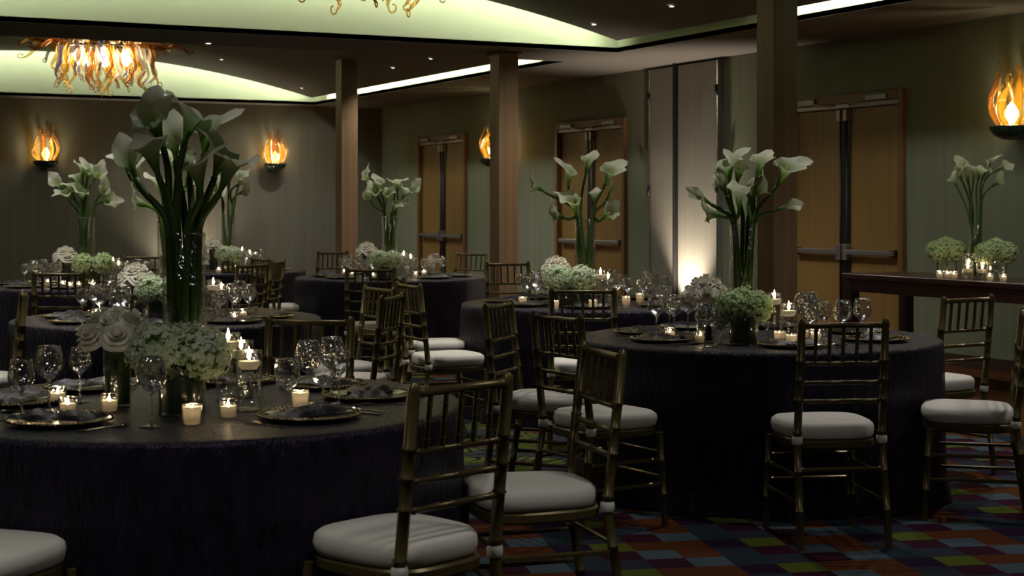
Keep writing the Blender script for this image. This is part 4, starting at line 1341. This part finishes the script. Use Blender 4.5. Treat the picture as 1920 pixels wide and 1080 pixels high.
for k, (px, back) in enumerate(((1815, .14), (1842, .16))):
    p = on_console(px, back)
    place('candle_cylinder', FLOATVASE, p, 0, 'glass candle cylinder on the console, %s of two' % ('left', 'right')[k], 'vase', 'glass cylinders for floating candles')
    c = place('floating_candle', FLOATING, p + Vector((0, 0, .07)), 0, 'glowing candle inside the %s glass cylinder on the console' % ('left', 'right')[k], 'candle', 'floating candles')
    flame_light(c, .045, FLAME_W * 1.6)
for i, px in enumerate((1762, 1776, 1789, 1856, 1881)):
    votive(on_console(px, .10), 'console', ordinal(i, 5) + ' tiny tea light along the front edge of the console')

# ------------------------------------------------------------------ wall sconces of blown glass
def flame_blade(seed, h, bulge, w):
    r_ = random.Random(seed)
    pts, rad = [], []
    n = 16
    tw = r_.choice((-1, 1)); ph = r_.uniform(0, 2)
    for i in range(n + 1):
        t = i / n
        out = bulge * math.sin(min(1, t * 1.25) * PI) * .75 + .02 * math.sin(t * 9 + ph) * max(0, t - .45)
        sw = tw * (.05 * t * t * math.sin(t * 4.5 + ph) + .045 * max(0, t - .6) * math.sin(12 * t + ph))
        pts.append((out, sw, h * t))
        rad.append(w * (math.sin(min(1, .18 + t * .95) * PI * .78) ** .9 * (1 - t) ** .55 + .10))
    for q in range(6):                                    # curled tip
        a = (q + 1) / 6 * 1.5 * PI
        x, y, z = pts[n]
        pts.append((x + .016 * (1 - math.cos(a)), y + tw * .004 * q, z + .016 * math.sin(a)))
        rad.append(w * .10)
    return G().tube(pts, rad, 8, flat=.30)
BLADES = [flame_blade(k, .36 + .06 * (k % 3), 1.0 * (.10 + .02 * (k % 2)), .050).mesh('flame_petal', ('amber', 'amber', 'umber', 'amber', 'amber')[k]) for k in range(5)]
def sconce_base_mesh():
    vs, fs = [], []
    n = 48
    prof = ((.02, -.105), (.08, -.098), (.135, -.065), (.172, -.018), (.178, .012), (.165, .018), (.02, .016))
    for r_, z in prof:
        for k in range(n):
            a = 2 * PI * k / n
            rr = r_ * (1 + (.035 if k % 2 else -.02) * (r_ > .08))
            vs.append((rr * math.cos(a), rr * math.sin(a), z))
    for i in range(len(prof) - 1):
        for k in range(n):
            j = (k + 1) % n
            fs.append((i * n + k, i * n + j, (i + 1) * n + j, (i + 1) * n + k))
    fs.append(tuple(reversed(range(n)))); fs.append(tuple(range((len(prof) - 1) * n, len(prof) * n)))
    return G().add(vs, fs).mesh('bowl_base', 'sconce_base', True, 30)
SB = sconce_base_mesh()
S_BULB = G().lathe([(.010, .02), (.030, .05), (.058, .10), (.058, .135), (.030, .185), (.001, .22)], 14).mesh('bulb', 'bulb')
S_BACK = G().bbox((-.06, -.012, -.10), (.06, .0, .05), .004).mesh('back_plate', 'sconce_base', False)
S_ARM = G().tube([(0, 0, -.05), (0, .19, -.05)], .014, 8).mesh('bracket', 'sconce_base')
def sconce(loc, rz, label, power=SCONCE_W):
    """local +y points into the wall"""
    s = empty('wall_sconce', loc, rz)
    link('bowl_base', SB, s); link('bulb', S_BULB, s)
    link('back_plate', S_BACK, s, (0, .20, -.02)); link('bracket', S_ARM, s)
    for k in range(9):
        a = 2 * PI * k / 9 + .2
        link('flame_petal', BLADES[(k * 2) % 5], s, (.105 * math.cos(a), .105 * math.sin(a), .012), (0, 0, a), (1, 1, (1.12, .98, 1.2)[k % 3]))
    light('sconce_light', 'POINT', (0, -.02, .22), power, (1.0, .78, .46), s, .04)
    tag(s, label, 'sconce', 'flame shaped glass wall sconces')
ZB = 2.09
sconce((X1 - .205, 9.96, ZB), -PI / 2, 'amber glass flame sconce cut by the right edge, above the console')
sconce((X1 - .205, 20.0, ZB), -PI / 2, 'amber sconce mostly hidden behind the middle column')
sconce((4.28, Y1 - .205, ZB + .02), 0, 'left flame sconce glowing on the back wall')
sconce((7.90, Y1 - .205, ZB + .02), 0, 'right flame sconce glowing on the back wall')

# ------------------------------------------------------------------ chandeliers of blown glass tendrils
def tendril(seed, L_, w):
    r_ = random.Random(seed)
    p1, p2 = r_.uniform(0, 6), r_.uniform(0, 6)
    pts, rad = [], []
    n = 22
    for i in range(n + 1):
        t = i / n
        amp = .012 + .05 * t * t
        pts.append((.10 * math.sin(t * PI * .8) * L_ + amp * math.sin(9 * t * L_ / .5 + p1) - amp * math.sin(p1), amp * math.cos(8 * t * L_ / .5 + p2) - amp * math.cos(p2), -L_ * t))
        rad.append(w * (.55 + .75 * math.sin(min(1, t * 1.6) * PI * .9) if t < .55 else 1) * (1 - t) ** .55 + .006)
    x, y, z = pts[-1]
    for q in range(8):
        a = (q + 1) / 8 * 1.6 * PI
        pts.append((x + .028 * (1 - math.cos(a)), y + .003 * q, z - .028 * math.sin(a))); rad.append(.006)
    return G().tube(pts, rad, 7)
TCOL = ['amber', 'clearglass', 'umber', 'amber', 'violet', 'umber', 'amber', 'amber', 'clearglass', 'umber']
TEND = [tendril(40 + k, .40 + .04 * (k % 4), .026 + .004 * (k % 3)).mesh('glass_tendril', TCOL[k]) for k in range(10)]
CH_BULB = G().lathe([(.002, .10), (.05, .075), (.075, .015), (.068, -.05), (.035, -.088), (.002, -.098)], 14).mesh('bulb', 'bulb')
def chandelier(x, y, zlow, label, seed, power):
    r_ = random.Random(seed)
    c = empty('chandelier', (x, y, zlow))
    ztop = vault(x) - zlow
    link('canopy', G().lathe([(.02, ztop - .06), (.16, ztop - .045), (.20, ztop - .012), (.20, ztop - .002)], 24, cap1=True).mesh('canopy', 'darksteel'), c)
    link('rod', G().tube([(0, 0, .50), (0, 0, ztop - .04)], .018, 8).mesh('rod', 'darksteel'), c)
    link('ring_frame', G().tube([(.42 * math.cos(a), .42 * math.sin(a), .55) for a in [2 * PI * k / 28 for k in range(29)]], .012, 6).mesh('ring_frame', 'darksteel'), c)
    for k in range(4):
        a = k * PI / 2 + .4
        link('spoke', G().tube([(0, 0, .55), (.42 * math.cos(a), .42 * math.sin(a), .55)], .009, 6).mesh('spoke', 'darksteel'), c)
    for k in range(44):
        a = 2 * PI * k / 44 * 5.02 + r_.uniform(-.1, .1)
        rad = r_.choice((.16, .32, .48, .56))
        link('glass_tendril', TEND[r_.randrange(10)], c, (rad * math.cos(a), rad * math.sin(a), .56 + r_.uniform(-.04, .04)),
             (0, r_.uniform(.02, .10) + (-.22 * rad), a), (1, 1, r_.uniform(.9, 1.15)))
    for k in range(30):
        a = 2 * PI * k / 30 + r_.uniform(-.1, .1)
        link('glass_tendril', TEND[(k * 3 + 1) % 10], c, (.38 * math.cos(a), .38 * math.sin(a), .60 + r_.uniform(-.03, .05)),
             (0, -PI / 2 + r_.uniform(-.05, .24), a), (1, 1, r_.uniform(1.0, 1.6)))
    for k in range(6):
        a = 2 * PI * k / 6 + .3
        link('bulb', CH_BULB, c, (.33 * math.cos(a), .33 * math.sin(a), .43))
        light('bulb_light', 'POINT', (.33 * math.cos(a), .33 * math.sin(a), .43), power / 6, (1.0, .78, .46), c, .05)
    tag(c, label, 'chandelier', 'blown glass chandeliers')
chandelier(4.2, 20.0, 2.88, 'glowing amber glass chandelier of curling tendrils in the rear vault', 3, CHANDELIER_W)
chandelier(4.2, 10.63, 2.90, 'glass chandelier whose dark tendril tips hang at the top edge', 5, CHANDELIER_W * .12)
